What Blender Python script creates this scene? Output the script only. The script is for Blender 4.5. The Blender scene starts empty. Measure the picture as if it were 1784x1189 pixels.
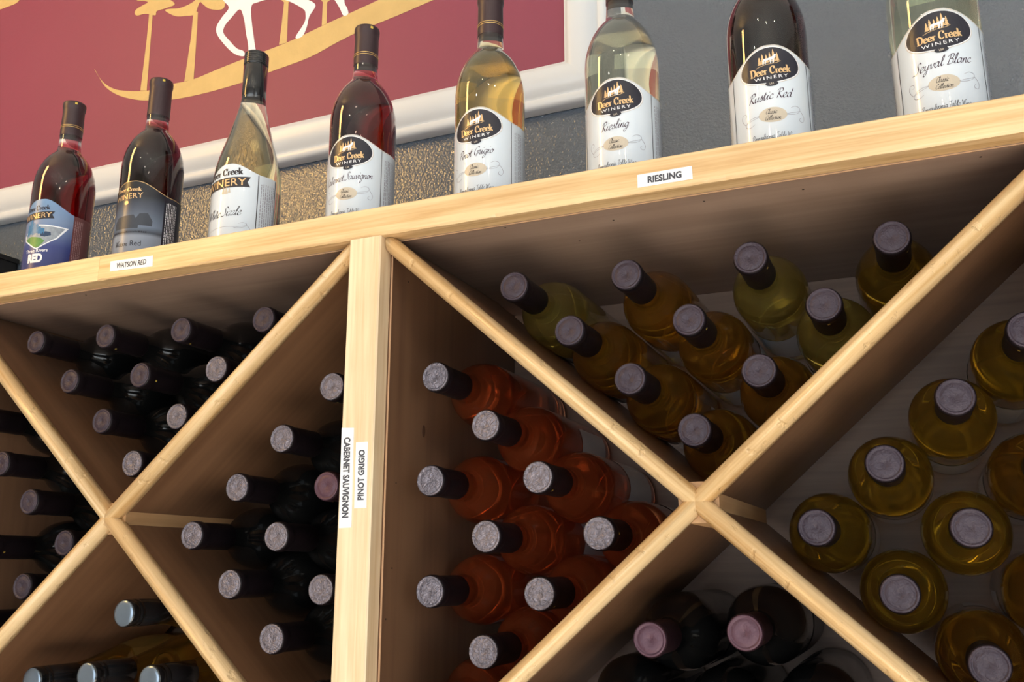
import bpy, math, random
from mathutils import Vector, Matrix
from mathutils.geometry import tessellate_polygon
random.seed(7)
S = bpy.context.scene
COL = S.collection
PI = math.pi

# ------------------------------------------------------------------ camera
cam = bpy.data.cameras.new('camera')
cam_o = bpy.data.objects.new('camera', cam); COL.objects.link(cam_o)
cam_o.location = (0.5074, -0.7786, -0.3363)
cam_o.rotation_euler = (1.81139, -0.00032, 0.41152)
cam.sensor_width = 36.0
cam.lens = 1617.1 * 36.0 / 1784.0
cam.clip_start = 0.02
S.camera = cam_o

# ------------------------------------------------------------------ world, lights, exposure
W = bpy.data.worlds.new('world'); S.world = W
W.use_nodes = True
W.node_tree.nodes['Background'].inputs[0].default_value = (0.75, 0.85, 1.0, 1)
W.node_tree.nodes['Background'].inputs[1].default_value = 0.2


def area(name, loc, target, sx, sy, power, col):
    l = bpy.data.lights.new(name, 'AREA'); l.shape = 'RECTANGLE'
    l.size = sx; l.size_y = sy; l.energy = power; l.color = col
    o = bpy.data.objects.new(name, l); COL.objects.link(o)
    o.location = loc
    d = Vector(target) - Vector(loc)
    o.rotation_euler = d.to_track_quat('-Z', 'Y').to_euler()
    return o


# tall shop window behind the photographer, a side window and the warm lamp beside the counter
area('window_daylight', (0.2, -3.75, -0.42), (0.2, 0, -0.42), 3.8, 2.0, 82, (0.80, 0.91, 1.0))
area('side_window_daylight', (2.9, -1.6, -0.2), (0, -0.4, -0.1), 1.6, 1.8, 28, (0.86, 0.94, 1.0))
area('warm_lamp_light', (-1.58, -1.15, 1.00), (-0.1, 0.2, 0.55), 0.22, 1.1, 21.0, (1.0, 0.58, 0.17))
# sunbeam through the window on to the floor
sp = bpy.data.lights.new('sunbeam', 'SPOT'); sp.energy = 6000; sp.color = (1.0, 0.97, 0.92); sp.spot_size = math.radians(36); sp.spot_blend = 0.25; sp.shadow_soft_size = 0.05
so_ = bpy.data.objects.new('sunbeam', sp); COL.objects.link(so_); so_.location = (1.6, -3.7, 0.9)
so_.rotation_euler = (Vector((0.95, -1.9, -1.85)) - so_.location).to_track_quat('-Z', 'Y').to_euler()

# small bulbs strung near the ceiling
for x, y in ((0.1, -1.5), (0.75, -1.7), (1.4, -1.4), (-0.6, -2.0), (0.4, -2.6), (1.2, -2.5)):
    pl = bpy.data.lights.new('string_bulb', 'POINT'); pl.energy = 2.6; pl.color = (1.0, 0.82, 0.55); pl.shadow_soft_size = 0.018
    po = bpy.data.objects.new('string_bulb', pl); COL.objects.link(po); po.location = (x, y, 1.30)

S.view_settings.view_transform = 'Standard'
S.view_settings.look = 'None'
S.view_settings.exposure = -0.04
S.view_settings.gamma = 1.0
S.view_settings.use_curve_mapping = False
S.cycles.max_bounces = 16
S.cycles.transmission_bounces = 14
S.cycles.transparent_max_bounces = 24
S.cycles.diffuse_bounces = 4
S.cycles.glossy_bounces = 5
S.cycles.sample_clamp_indirect = 4.0


# ------------------------------------------------------------------ materials
def new_mat(name):
    m = bpy.data.materials.new(name); m.use_nodes = True
    nt = m.node_tree
    return m, nt, nt.nodes['Principled BSDF']


def N(nt, kind, **kw):
    n = nt.nodes.new(kind)
    for k, v in kw.items():
        setattr(n, k, v)
    return n


def plain(name, col, rough=0.5, metal=0.0, bump=0.0, bscale=300.0, vary=0.0, vscale=20.0, coat=0.0, stretch=None):
    m, nt, b = new_mat(name)
    b.inputs['Base Color'].default_value = (*col, 1)
    b.inputs['Roughness'].default_value = rough
    b.inputs['Metallic'].default_value = metal
    b.inputs['Coat Weight'].default_value = coat
    tc = N(nt, 'ShaderNodeTexCoord')
    src = tc.outputs['Object']
    if stretch:
        mp = N(nt, 'ShaderNodeMapping'); mp.inputs['Scale'].default_value = stretch
        nt.links.new(src, mp.inputs[0]); src = mp.outputs[0]
    if vary:
        no = N(nt, 'ShaderNodeTexNoise'); no.inputs['Scale'].default_value = vscale; no.inputs['Detail'].default_value = 5
        nt.links.new(src, no.inputs['Vector'])
        mx = N(nt, 'ShaderNodeMix', data_type='RGBA')
        mx.inputs[6].default_value = (*[c * (1 - vary) for c in col], 1)
        mx.inputs[7].default_value = (*[min(1, c * (1 + vary)) for c in col], 1)
        nt.links.new(no.outputs['Fac'], mx.inputs[0]); nt.links.new(mx.outputs[2], b.inputs['Base Color'])
    if bump:
        no = N(nt, 'ShaderNodeTexNoise'); no.inputs['Scale'].default_value = bscale; no.inputs['Detail'].default_value = 3
        nt.links.new(src, no.inputs['Vector'])
        bp = N(nt, 'ShaderNodeBump'); bp.inputs['Strength'].default_value = bump; bp.inputs['Distance'].default_value = 0.002
        nt.links.new(no.outputs['Fac'], bp.inputs['Height']); nt.links.new(bp.outputs['Normal'], b.inputs['Normal'])
    return m


def wood(name, light, dark, axis=0, rough=0.42, fine=90.0, coat=0.15, bump=0.12, dent=0.0):
    """straight grained timber, the grain running along one local axis"""
    m, nt, b = new_mat(name)
    tc = N(nt, 'ShaderNodeTexCoord')
    mp = N(nt, 'ShaderNodeMapping')
    sc = [1.0, 1.0, 1.0]; sc[axis] = 0.035
    mp.inputs['Scale'].default_value = sc
    nt.links.new(tc.outputs['Object'], mp.inputs[0])
    n1 = N(nt, 'ShaderNodeTexNoise'); n1.inputs['Scale'].default_value = fine; n1.inputs['Detail'].default_value = 6; n1.inputs['Distortion'].default_value = 0.6
    n2 = N(nt, 'ShaderNodeTexNoise'); n2.inputs['Scale'].default_value = fine * 4.5; n2.inputs['Detail'].default_value = 3
    n3 = N(nt, 'ShaderNodeTexNoise'); n3.inputs['Scale'].default_value = 9.0; n3.inputs['Detail'].default_value = 2
    nt.links.new(mp.outputs[0], n1.inputs['Vector']); nt.links.new(mp.outputs[0], n2.inputs['Vector']); nt.links.new(tc.outputs['Object'], n3.inputs['Vector'])
    a = N(nt, 'ShaderNodeMath', operation='MULTIPLY_ADD'); a.inputs[1].default_value = 0.65
    nt.links.new(n1.outputs['Fac'], a.inputs[0])
    h = N(nt, 'ShaderNodeMath', operation='MULTIPLY'); h.inputs[1].default_value = 0.35
    nt.links.new(n2.outputs['Fac'], h.inputs[0]); nt.links.new(h.outputs[0], a.inputs[2])
    cr = N(nt, 'ShaderNodeValToRGB')
    cr.color_ramp.elements[0].position = 0.36; cr.color_ramp.elements[0].color = (*dark, 1)
    cr.color_ramp.elements[1].position = 0.60; cr.color_ramp.elements[1].color = (*light, 1)
    nt.links.new(a.outputs[0], cr.inputs[0])
    mx = N(nt, 'ShaderNodeMix', data_type='RGBA', blend_type='MULTIPLY'); mx.inputs[0].default_value = 1.0
    cr2 = N(nt, 'ShaderNodeValToRGB')
    cr2.color_ramp.elements[0].position = 0.3; cr2.color_ramp.elements[0].color = (0.86, 0.84, 0.82, 1)
    cr2.color_ramp.elements[1].position = 0.7; cr2.color_ramp.elements[1].color = (1, 1, 1, 1)
    nt.links.new(n3.outputs['Fac'], cr2.inputs[0])
    nt.links.new(cr.outputs[0], mx.inputs[6]); nt.links.new(cr2.outputs[0], mx.inputs[7])
    nt.links.new(mx.outputs[2], b.inputs['Base Color'])
    b.inputs['Roughness'].default_value = rough
    b.inputs['Coat Weight'].default_value = coat; b.inputs['Coat Roughness'].default_value = 0.25
    bp = N(nt, 'ShaderNodeBump'); bp.inputs['Strength'].default_value = bump; bp.inputs['Distance'].default_value = 0.0015
    nt.links.new(a.outputs[0], bp.inputs['Height']); nt.links.new(bp.outputs['Normal'], b.inputs['Normal'])
    if dent:   # small nicks and filled nail heads
        vo = N(nt, 'ShaderNodeTexNoise'); vo.inputs['Scale'].default_value = 85; vo.inputs['Detail'].default_value = 4
        nt.links.new(tc.outputs['Object'], vo.inputs['Vector'])
        mr = N(nt, 'ShaderNodeMapRange'); mr.inputs[1].default_value = 0.60; mr.inputs[2].default_value = 0.72
        nt.links.new(vo.outputs['Fac'], mr.inputs[0])
        b2 = N(nt, 'ShaderNodeBump'); b2.inputs['Strength'].default_value = dent; b2.inputs['Distance'].default_value = 0.002; b2.invert = True
        nt.links.new(mr.outputs[0], b2.inputs['Height']); nt.links.new(bp.outputs['Normal'], b2.inputs['Normal'])
        nt.links.new(b2.outputs['Normal'], b.inputs['Normal'])
    return m


def glass(name, tint=(1, 1, 1), rough=0.0, ior=1.4, sigma=None):
    """clear bottle glass; sigma = absorption per metre of the wine colour carried in the body"""
    m, nt, b = new_mat(name)
    b.inputs['Base Color'].default_value = (*tint, 1)
    b.inputs['Transmission Weight'].default_value = 1.0
    b.inputs['Roughness'].default_value = rough
    b.inputs['IOR'].default_value = ior
    b.inputs['Coat Weight'].default_value = 1.0; b.inputs['Coat IOR'].default_value = 1.5; b.inputs['Coat Roughness'].default_value = 0.02
    if sigma:
        d = max(sigma)
        v = N(nt, 'ShaderNodeVolumeAbsorption')
        v.inputs['Color'].default_value = (*[1 - s / d for s in sigma], 1)
        v.inputs['Density'].default_value = d
        nt.links.new(v.outputs[0], nt.nodes['Material Output'].inputs['Volume'])
    return m


def wine(name, sigma):
    m = bpy.data.materials.new(name); m.use_nodes = True
    nt = m.node_tree; nt.nodes.clear()
    out = N(nt, 'ShaderNodeOutputMaterial'); tr = N(nt, 'ShaderNodeBsdfTransparent')
    v = N(nt, 'ShaderNodeVolumeAbsorption'); d = max(sigma)
    v.inputs['Color'].default_value = (*[1 - s / d for s in sigma], 1); v.inputs['Density'].default_value = d
    nt.links.new(tr.outputs[0], out.inputs['Surface']); nt.links.new(v.outputs[0], out.inputs['Volume'])
    return m


PINE_L, PINE_D = (0.84, 0.60, 0.33), (0.60, 0.37, 0.16)
M_RAIL = wood('pale varnished pine along x', PINE_L, PINE_D, 0)
M_POST = wood('pale varnished pine along z', (0.88, 0.71, 0.48), (0.74, 0.53, 0.31), 2)
M_NOSE = wood('varnished pine edging', (0.87, 0.64, 0.36), (0.62, 0.38, 0.16), 0, rough=0.33, coat=0.4, bump=0.3, dent=0.5)
M_PLY = wood('brown stained plywood', (0.200, 0.105, 0.056), (0.150, 0.074, 0.038), 0, rough=0.38, fine=30, coat=0.2, bump=0.04)
M_TOP = wood('lit brown top plywood', (0.39, 0.275, 0.215), (0.31, 0.21, 0.16), 0, rough=0.38, fine=30, coat=0.2, bump=0.04)  # lit copy of the plywood, light from below painted in as paler grey
M_PLYY = wood('brown stained side plywood', (0.185, 0.100, 0.056), (0.138, 0.070, 0.040), 2, rough=0.38, fine=30, coat=0.2, bump=0.04)
M_BACK = wood('pinkish brown back board', (0.27, 0.17, 0.12), (0.20, 0.12, 0.082), 0, rough=0.5, fine=40, coat=0.0, bump=0.05)
M_EDGE = plain('raw plywood edge', (0.50, 0.30, 0.17), 0.5)
M_BAR = wood('centre bar timber', (0.55, 0.33, 0.16), (0.45, 0.25, 0.11), 1, rough=0.6, coat=0.0, fine=40)
M_WHITE = plain('white gloss paint', (0.72, 0.74, 0.76), 0.3, bump=0.05, bscale=60)
M_RED = plain('dark red sign paint', (0.250, 0.043, 0.084), 0.5, vary=0.05, vscale=5, bump=0.06, bscale=150)
M_GOLD = plain('gold sign paint', (0.60, 0.42, 0.17), 0.42, vary=0.14, vscale=35, bump=0.3, bscale=160)
M_PWHITE = plain('white sign paint', (0.88, 0.90, 0.93), 0.5, vary=0.02)
M_STICK = plain('white label tape', (0.86, 0.87, 0.89), 0.4)
M_INK = plain('black ink', (0.025, 0.022, 0.028), 0.5)
M_INKB = plain('bold dark ink', (0.05, 0.05, 0.065), 0.5)
M_LABEL = plain('white label paper', (0.68, 0.74, 0.80), 0.25, coat=1.0)
M_NAVY = plain('navy black emblem ink', (0.017, 0.017, 0.028), 0.3)
M_LGOLD = plain('gold label ink', (0.72, 0.48, 0.24), 0.35, metal=0.25)
M_LWHITE = plain('white label ink', (0.85, 0.85, 0.87), 0.4)
M_TAN = plain('tan oval ink', (0.55, 0.48, 0.38), 0.4)
M_GREY = plain('grey fine print ink', (0.30, 0.30, 0.34), 0.5)
M_SCRIPT = plain('plum script ink', (0.05, 0.025, 0.045), 0.4)
M_CAPS = plain('shaded aubergine capsule foil', (0.007, 0.0045, 0.006), 0.42, metal=0.0, bump=0.08, bscale=500)  # copy of the capsule foil for the bins, their shade put into its colour
M_CAPSF = plain('brown plum capsule foil', (0.042, 0.022, 0.026), 0.4, metal=0.1)
M_CAPS.node_tree.nodes['Principled BSDF'].inputs['Specular IOR Level'].default_value = 0.2
M_SCREW = plain('black screw cap metal', (0.010, 0.011, 0.013), 0.22, metal=0.2, coat=0.6)
M_BLACK = plain('matt black board', (0.008, 0.008, 0.009), 0.5)
M_STEEL = plain('screw cap top metal', (0.22, 0.27, 0.33), 0.25, metal=0.7)


def foil_face(name, col, rough, bump, metal=0.55):
    m, nt, b = new_mat(name)
    b.inputs['Base Color'].default_value = (*col, 1); b.inputs['Roughness'].default_value = rough; b.inputs['Metallic'].default_value = metal
    b.inputs['Specular IOR Level'].default_value = 0.35
    tc = N(nt, 'ShaderNodeTexCoord')
    oi = N(nt, 'ShaderNodeObjectInfo')
    ad = N(nt, 'ShaderNodeVectorMath', operation='ADD')
    nt.links.new(tc.outputs['Object'], ad.inputs[0]); nt.links.new(oi.outputs['Location'], ad.inputs[1])
    no = N(nt, 'ShaderNodeTexNoise'); no.inputs['Scale'].default_value = 260; no.inputs['Detail'].default_value = 4; no.inputs['Distortion'].default_value = 1.2
    nt.links.new(ad.outputs[0], no.inputs['Vector'])
    bp = N(nt, 'ShaderNodeBump'); bp.inputs['Strength'].default_value = bump; bp.inputs['Distance'].default_value = 0.0025
    nt.links.new(no.outputs['Fac'], bp.inputs['Height']); nt.links.new(bp.outputs['Normal'], b.inputs['Normal'])
    return m


M_FACE = foil_face('lilac grey foil cap face', (0.040, 0.028, 0.041), 0.42, 0.45, 0.1)
M_FACE_S = foil_face('silver crinkled foil cap face', (0.20, 0.18, 0.21), 0.27, 1.0)
M_FACE_P = foil_face('pink foil cap face', (0.09, 0.042, 0.06), 0.42, 0.3, 0.15)
M_CAPS_P = plain('plum capsule foil', (0.016, 0.006, 0.009), 0.45, metal=0.0)
M_CAPS_P.node_tree.nodes['Principled BSDF'].inputs['Specular IOR Level'].default_value = 0.2
M_CLEAR = glass('clear bottle glass', (1, 1, 1), ior=1.36)
M_DARKGL = plain('near black bottle glass', (0.005, 0.005, 0.005), 0.10)


def tinted_body(name, tint, glow, sigma, haze=0.075):
    """thin walled bottle full of wine: clear with a glossy skin, the wine absorbing by depth"""
    m = bpy.data.materials.new(name); m.use_nodes = True
    nt = m.node_tree; nt.nodes.clear()
    out = N(nt, 'ShaderNodeOutputMaterial')
    gs = N(nt, 'ShaderNodeBsdfGlass'); df = N(nt, 'ShaderNodeBsdfTranslucent')
    gs.inputs['IOR'].default_value = 1.36; gs.inputs['Roughness'].default_value = 0.0
    df.inputs['Color'].default_value = (*glow, 1)
    m1 = N(nt, 'ShaderNodeMixShader'); m1.inputs[0].default_value = haze
    tr = N(nt, 'ShaderNodeBsdfTransparent'); tr.inputs[0].default_value = (*tint, 1)
    d2 = N(nt, 'ShaderNodeBsdfDiffuse'); d2.inputs['Color'].default_value = (*glow, 1)
    m0 = N(nt, 'ShaderNodeMixShader'); m0.inputs[0].default_value = 0.38
    nt.links.new(gs.outputs[0], m0.inputs[1]); nt.links.new(tr.outputs[0], m0.inputs[2])
    m3 = N(nt, 'ShaderNodeMixShader'); m3.inputs[0].default_value = 0.45
    nt.links.new(df.outputs[0], m3.inputs[1]); nt.links.new(d2.outputs[0], m3.inputs[2])
    nt.links.new(m0.outputs[0], m1.inputs[1]); nt.links.new(m3.outputs[0], m1.inputs[2])
    gl = N(nt, 'ShaderNodeBsdfGlossy'); gl.inputs['Roughness'].default_value = 0.03
    fr = N(nt, 'ShaderNodeFresnel'); fr.inputs['IOR'].default_value = 1.4
    m2 = N(nt, 'ShaderNodeMixShader')
    nt.links.new(fr.outputs[0], m2.inputs[0]); nt.links.new(m1.outputs[0], m2.inputs[1]); nt.links.new(gl.outputs[0], m2.inputs[2])
    nt.links.new(m2.outputs[0], out.inputs['Surface'])
    d = max(sigma); v = N(nt, 'ShaderNodeVolumeAbsorption')
    v.inputs['Color'].default_value = (*[1 - s / d for s in sigma], 1); v.inputs['Density'].default_value = d
    nt.links.new(v.outputs[0], out.inputs['Volume'])
    return m


# ------------------------------------------------------------------ mesh helpers
def mesh_obj(name, verts, faces, mat, parent=None, smooth=False, loc=None):
    me = bpy.data.meshes.new(name)
    me.from_pydata([tuple(v) for v in verts], [], faces)
    me.update()
    me.materials.append(mat)
    if smooth:
        me.polygons.foreach_set('use_smooth', [True] * len(me.polygons))
    o = bpy.data.objects.new(name, me); COL.objects.link(o)
    if parent: o.parent = parent
    if loc: o.location = loc
    return o


def empty(name, loc=(0, 0, 0), rot=(0, 0, 0)):
    o = bpy.data.objects.new(name, None); COL.objects.link(o)
    o.empty_display_size = 0.02; o.location = loc; o.rotation_euler = rot
    return o


def tag(o, label, cat, group=None, kind=None):
    o['label'] = label; o['category'] = cat
    if group: o['group'] = group
    if kind: o['kind'] = kind


def box_vf(x0, x1, y0, y1, z0, z1, bev=0.0):
    """a box, its long edges eased by bev"""
    if bev <= 0:
        v = [(x, y, z) for x in (x0, x1) for y in (y0, y1) for z in (z0, z1)]
        f = [(0, 1, 3, 2), (4, 6, 7, 5), (0, 4, 5, 1), (2, 3, 7, 6), (0, 2, 6, 4), (1, 5, 7, 3)]
        return v, f
    v = []; f = []
    for sx, xx in ((0, x0), (1, x1)):
        for y, z in ((y0 + bev, z0), (y1 - bev, z0), (y1, z0 + bev), (y1, z1 - bev), (y1 - bev, z1), (y0 + bev, z1), (y0, z1 - bev), (y0, z0 + bev)):
            v.append((xx, y, z))
    f.append(tuple(range(8))); f.append(tuple(reversed(range(8, 16))))
    for i in range(8):
        j = (i + 1) % 8
        f.append((i, i + 8, j + 8, j))
    return v, f


def box(name, x0, x1, y0, y1, z0, z1, mat, parent=None, bev=0.0):
    c = ((x0 + x1) / 2, (y0 + y1) / 2, (z0 + z1) / 2)
    v, f = box_vf(x0 - c[0], x1 - c[0], y0 - c[1], y1 - c[1], z0 - c[2], z1 - c[2], bev)
    return mesh_obj(name, v, f, mat, parent, loc=c)


def vbox(name, x0, x1, y0, y1, z0, z1, mat, parent=None, bev=0.0):
    """as box(), eased along its vertical edges"""
    c = ((x0 + x1) / 2, (y0 + y1) / 2, (z0 + z1) / 2)
    v, f = box_vf(z0 - c[2], z1 - c[2], y0 - c[1], y1 - c[1], x0 - c[0], x1 - c[0], bev)
    return mesh_obj(name, [(q[2], q[1], q[0]) for q in v], [tuple(reversed(q)) for q in f], mat, parent, loc=c)


def lathe(profile, seg, cap_ends=True):
    v = []; f = []
    for r, z in profile:
        for i in range(seg):
            a = 2 * PI * i / seg
            v.append((r * math.sin(a), -r * math.cos(a), z))
    n = len(profile)
    for k in range(n - 1):
        for i in range(seg):
            j = (i + 1) % seg
            f.append((k * seg + i, k * seg + j, (k + 1) * seg + j, (k + 1) * seg + i))
    if cap_ends:
        f.append(tuple(reversed(range(seg)))); f.append(tuple(range((n - 1) * seg, n * seg)))
    return v, f


def spline(pts, per=5):
    if len(pts) < 3: return [Vector(p) for p in pts]
    P = [Vector(p) for p in pts]; out = []
    for i in range(len(P) - 1):
        p0 = P[max(i - 1, 0)]; p1 = P[i]; p2 = P[i + 1]; p3 = P[min(i + 2, len(P) - 1)]
        for k in range(per):
            t = k / per
            out.append(0.5 * ((2 * p1) + (p2 - p0) * t + (2 * p0 - 5 * p1 + 4 * p2 - p3) * t * t + (3 * p1 - p0 - 3 * p2 + p3) * t ** 3))
    out.append(P[-1])
    return out


class Print:
    """flat lettering collected as polygons in label coordinates (u, v)"""
    def __init__(s): s.v = []; s.f = []

    def poly(s, pts):
        b = len(s.v); s.v += [tuple(p[:2]) for p in pts]; s.f.append(tuple(range(b, b + len(pts))))
        return s

    def ribbon(s, pts, wmin, wmax, nib=35.0):
        """a stroke of a broad pen held at the nib angle"""
        n = len(pts); b = len(s.v)
        nv = math.radians(nib)
        for i, p in enumerate(pts):
            d = Vector(pts[min(i + 1, n - 1)]) - Vector(pts[max(i - 1, 0)])
            if d.length < 1e-9: d = Vector((1, 0))
            d.normalize()
            w = wmin + (wmax - wmin) * abs(d.x * math.sin(nv) - d.y * math.cos(nv)) ** 1.5
            nn = Vector((-d.y, d.x)) * w * 0.5
            s.v += [(p[0] + nn.x, p[1] + nn.y), (p[0] - nn.x, p[1] - nn.y)]
        for i in range(n - 1):
            k = b + 2 * i
            s.f.append((k, k + 1, k + 3, k + 2))
        return s

    def xform(s, sx=1.0, sy=None, dx=0.0, dy=0.0, rot=0.0, shear=0.0, arc=0.0):
        sy = sx if sy is None else sy
        c, q = math.cos(rot), math.sin(rot); o = []
        for x, y in s.v:
            x += shear * y; x *= sx; y *= sy
            y += arc * x * x
            o.append((x * c - y * q + dx, x * q + y * c + dy))
        s.v = o
        return s

    def add(s, t):
        b = len(s.v); s.v += t.v; s.f += [tuple(i + b for i in f) for f in t.f]
        return s

    def centre(s):
        xs = [p[0] for p in s.v]; m = (min(xs) + max(xs)) / 2
        s.v = [(x - m, y) for x, y in s.v]; return s

    def width(s):
        xs = [p[0] for p in s.v]; return max(xs) - min(xs)


GL = {  # upright cursive, x-height 1, ascender 2: (advance, strokes)
 'a': (1.0, [[(.75,.85),(.45,1),(.12,.7),(.1,.25),(.35,0),(.65,.3),(.78,.95),(.72,.3),(.85,.02),(1.08,.22)]]),
 'b': (.95, [[(0,.1),(.3,1.0),(.42,1.8),(.28,2.0),(.18,1.6),(.18,.3),(.4,0),(.7,.3),(.72,.8),(.98,.85)]]),
 'c': (.75, [[(.62,.8),(.4,1),(.1,.6),(.15,.12),(.45,0),(.82,.25)]]),
 'd': (1.0, [[(.72,.85),(.42,1),(.1,.65),(.1,.2),(.35,0),(.65,.35),(.9,2.0),(.75,.4),(.85,.02),(1.08,.22)]]),
 'e': (.84, [[(-.02,.2),(.35,.42),(.68,.72),(.58,1.02),(.3,.92),(.1,.45),(.25,.02),(.55,.0),(.9,.3)]]),
 'g': (.95, [[(.72,.85),(.42,1),(.1,.65),(.12,.2),(.38,0),(.65,.35),(.78,.95),(.65,-.5),(.4,-1.0),(.12,-.8),(.4,-.3),(1.0,.2)]]),
 'h': (.9, [[(0,.1),(.35,1.2),(.48,1.9),(.32,2),(.22,1.4),(.15,0)],[(.15,.3),(.4,.85),(.62,.9),(.6,.3),(.7,0),(.98,.22)]]),
 'i': (.55, [[(0,.2),(.25,.95),(.2,.3),(.32,0),(.62,.25)],[(.33,1.38),(.4,1.55)]]),
 'l': (.55, [[(0,.15),(.35,1.1),(.45,1.9),(.3,2.0),(.2,1.5),(.2,.3),(.35,0),(.64,.25)]]),
 'm': (1.35, [[(0,.3),(.15,.95),(.12,0)],[(.12,.35),(.4,.9),(.58,.85),(.55,0)],[(.55,.35),(.85,.9),(1.05,.85),(1.0,.25),(1.12,0),(1.4,.25)]]),
 'n': (.9, [[(0,.3),(.15,.95),(.12,0)],[(.12,.35),(.4,.9),(.62,.85),(.58,.25),(.7,0),(.98,.25)]]),
 'o': (.85, [[(.45,1),(.15,.75),(.12,.25),(.4,0),(.68,.3),(.65,.8),(.42,1),(.6,.8),(.92,.85)]]),
 'p': (.9, [[(0,.3),(.2,.95),(.05,-1)],[(.15,.6),(.45,1),(.75,.7),(.65,.1),(.3,0)]]),
 'r': (.7, [[(0,.2),(.2,1.0),(.28,.9),(.5,.92),(.42,.3),(.52,0),(.78,.2)]]),
 's': (.7, [[(0,.15),(.25,.7),(.42,1.12),(.42,.75),(.58,.35),(.42,.0),(.1,.08)],[(.5,.08),(.76,.25)]]),
 't': (.6, [[(0,.3),(.3,1.6),(.22,.3),(.35,0),(.64,.25)],[(.05,1.05),(.55,1.1)]]),
 'u': (.95, [[(0,.5),(.15,.95),(.12,.25),(.32,0),(.6,.35),(.7,.95),(.65,.25),(.78,0),(1.02,.22)]]),
 'v': (.8, [[(0,.7),(.15,.95),(.25,.4),(.35,0),(.65,.5),(.7,.95),(.92,.85)]]),
 'w': (1.2, [[(0,.7),(.15,.95),(.2,.2),(.35,0),(.6,.9),(.65,.2),(.8,0),(1.05,.6),(1.08,.95),(1.3,.85)]]),
 'y': (.95, [[(0,.7),(.15,.95),(.15,.3),(.35,.05),(.62,.4),(.72,.95),(.6,-.4),(.35,-1),(.1,-.8),(.4,-.25),(1,.2)]]),
 'z': (.75, [[(.05,.8),(.2,.98),(.6,.9),(.1,.05),(.4,.12),(.78,.05)]]),
 'R': (1.2, [[(.2,0),(.45,1.9)],[(0,1.45),(.3,1.95),(.9,1.98),(.98,1.4),(.4,1.05),(.75,.4),(1.1,0),(1.35,.2)]]),
 'S': (1.0, [[(1.05,1.7),(.8,2.05),(.45,1.7),(.6,1.2),(.75,.6),(.4,0),(-.1,.1),(-.25,-.1)]]),
 'B': (1.2, [[(.25,0),(.5,1.95)],[(0,1.5),(.4,2),(1,1.9),(.9,1.25),(.5,1.1),(.95,1.0),(1,.3),(.5,0),(.1,.1)]]),
 'P': (.95, [[(.2,0),(.45,1.9)],[(0,1.5),(.35,2),(1,1.9),(.95,1.2),(.4,1.0)]]),
 'G': (1.1, [[(1,1.6),(.8,2.0),(.3,1.6),(.1,.7),(.4,0),(.85,.4),(.95,.95),(.6,.9)],[(.95,.95),(.85,.1),(.7,-.3)]]),
 'C': (1.0, [[(1,1.6),(.8,2),(.3,1.6),(.1,.7),(.4,0),(1.05,.3)]]),
 'T': (1.0, [[(0,1.7),(.3,1.95),(1.2,2.0)],[(.7,1.95),(.5,.2),(.3,0)]]),
 'W': (1.6, [[(0,1.7),(.2,1.95),(.25,.9),(.3,0),(.7,1.2),(.85,1.8),(.8,.8),(.95,0),(1.3,1.1),(1.5,2.0),(1.7,1.9)]]),
}
SERIF = {
 'D': (1.5, [[(.25,0),(.25,2)],[(-.1,2),(.6,2),(1.2,1.6),(1.28,.7),(.8,.02),(-.1,0)]]),
 'e': (1.02, [[(.12,.62),(.86,.62)],[(.86,.62),(.8,.98),(.5,1.18),(.16,.9),(.1,.4),(.45,0),(.92,.2)]]),
 'r': (.82, [[(.22,0),(.22,1.12)],[(.0,1.12),(.22,1.12)],[(.22,.7),(.45,1.1),(.78,1.02)],[(-.02,.03),(.48,.03)]]),
 'C': (1.45, [[(1.2,1.5),(1.1,1.88),(.7,2.0),(.25,1.55),(.18,.6),(.6,0),(1.22,.35)],[(1.2,1.35),(1.2,1.98)]]),
 'k': (1.1, [[(.22,0),(.22,2)],[(0,2),(.22,2)],[(.85,1.1),(.25,.55)],[(.42,.72),(.92,.04)],[(-.02,.03),(.45,.03)],[(.7,.03),(1.1,.03)],[(.65,1.1),(1.0,1.1)]]),
}


def script(text, wmin=.07, wmax=.19, nib=40, shear=.38):
    P = Print(); x = 0
    for ch in text:
        if ch == ' ': x += .55; continue
        adv, st = GL[ch]
        for s in st: P.ribbon([(p[0] + x, p[1]) for p in spline(s, 4)], wmin, wmax, nib)
        x += adv
    return P.xform(1, shear=shear).centre()


def serif(text, wmin=.16, wmax=.44, nib=8):
    P = Print(); x = 0
    for ch in text:
        if ch == ' ': x += .6; continue
        adv, st = SERIF[ch]
        for s in st: P.ribbon([(p[0] + x, p[1]) for p in (spline(s, 5) if len(s) > 3 else s)], wmin, wmax, nib)
        x += adv
    return P.centre()


_fc = {}


def sans(text, bold=0.0, spacing=1.0):
    key = (text, bold, spacing)
    if key not in _fc:
        c = bpy.data.curves.new('lettering', 'FONT'); c.body = text; c.size = 1.0; c.offset = bold
        c.space_character = spacing; c.resolution_u = 3
        o = bpy.data.objects.new('lettering', c); COL.objects.link(o)
        dg = bpy.context.evaluated_depsgraph_get(); dg.update()
        me = o.evaluated_get(dg).to_mesh()
        P = ([(v.co.x, v.co.y) for v in me.vertices], [tuple(p.vertices) for p in me.polygons])
        o.evaluated_get(dg).to_mesh_clear(); bpy.data.objects.remove(o); bpy.data.curves.remove(c)
        _fc[key] = P
    P = Print(); P.v = list(_fc[key][0]); P.f = list(_fc[key][1])
    return P.centre()


def ellipse(a, b, n=40, squash=0.0):
    """oval, a little heavier towards the bottom when squash > 0"""
    return Print().poly([(a * math.cos(t) * (1 - squash * math.sin(t)), b * math.sin(t)) for t in [2 * PI * i / n for i in range(n)]])


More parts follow.
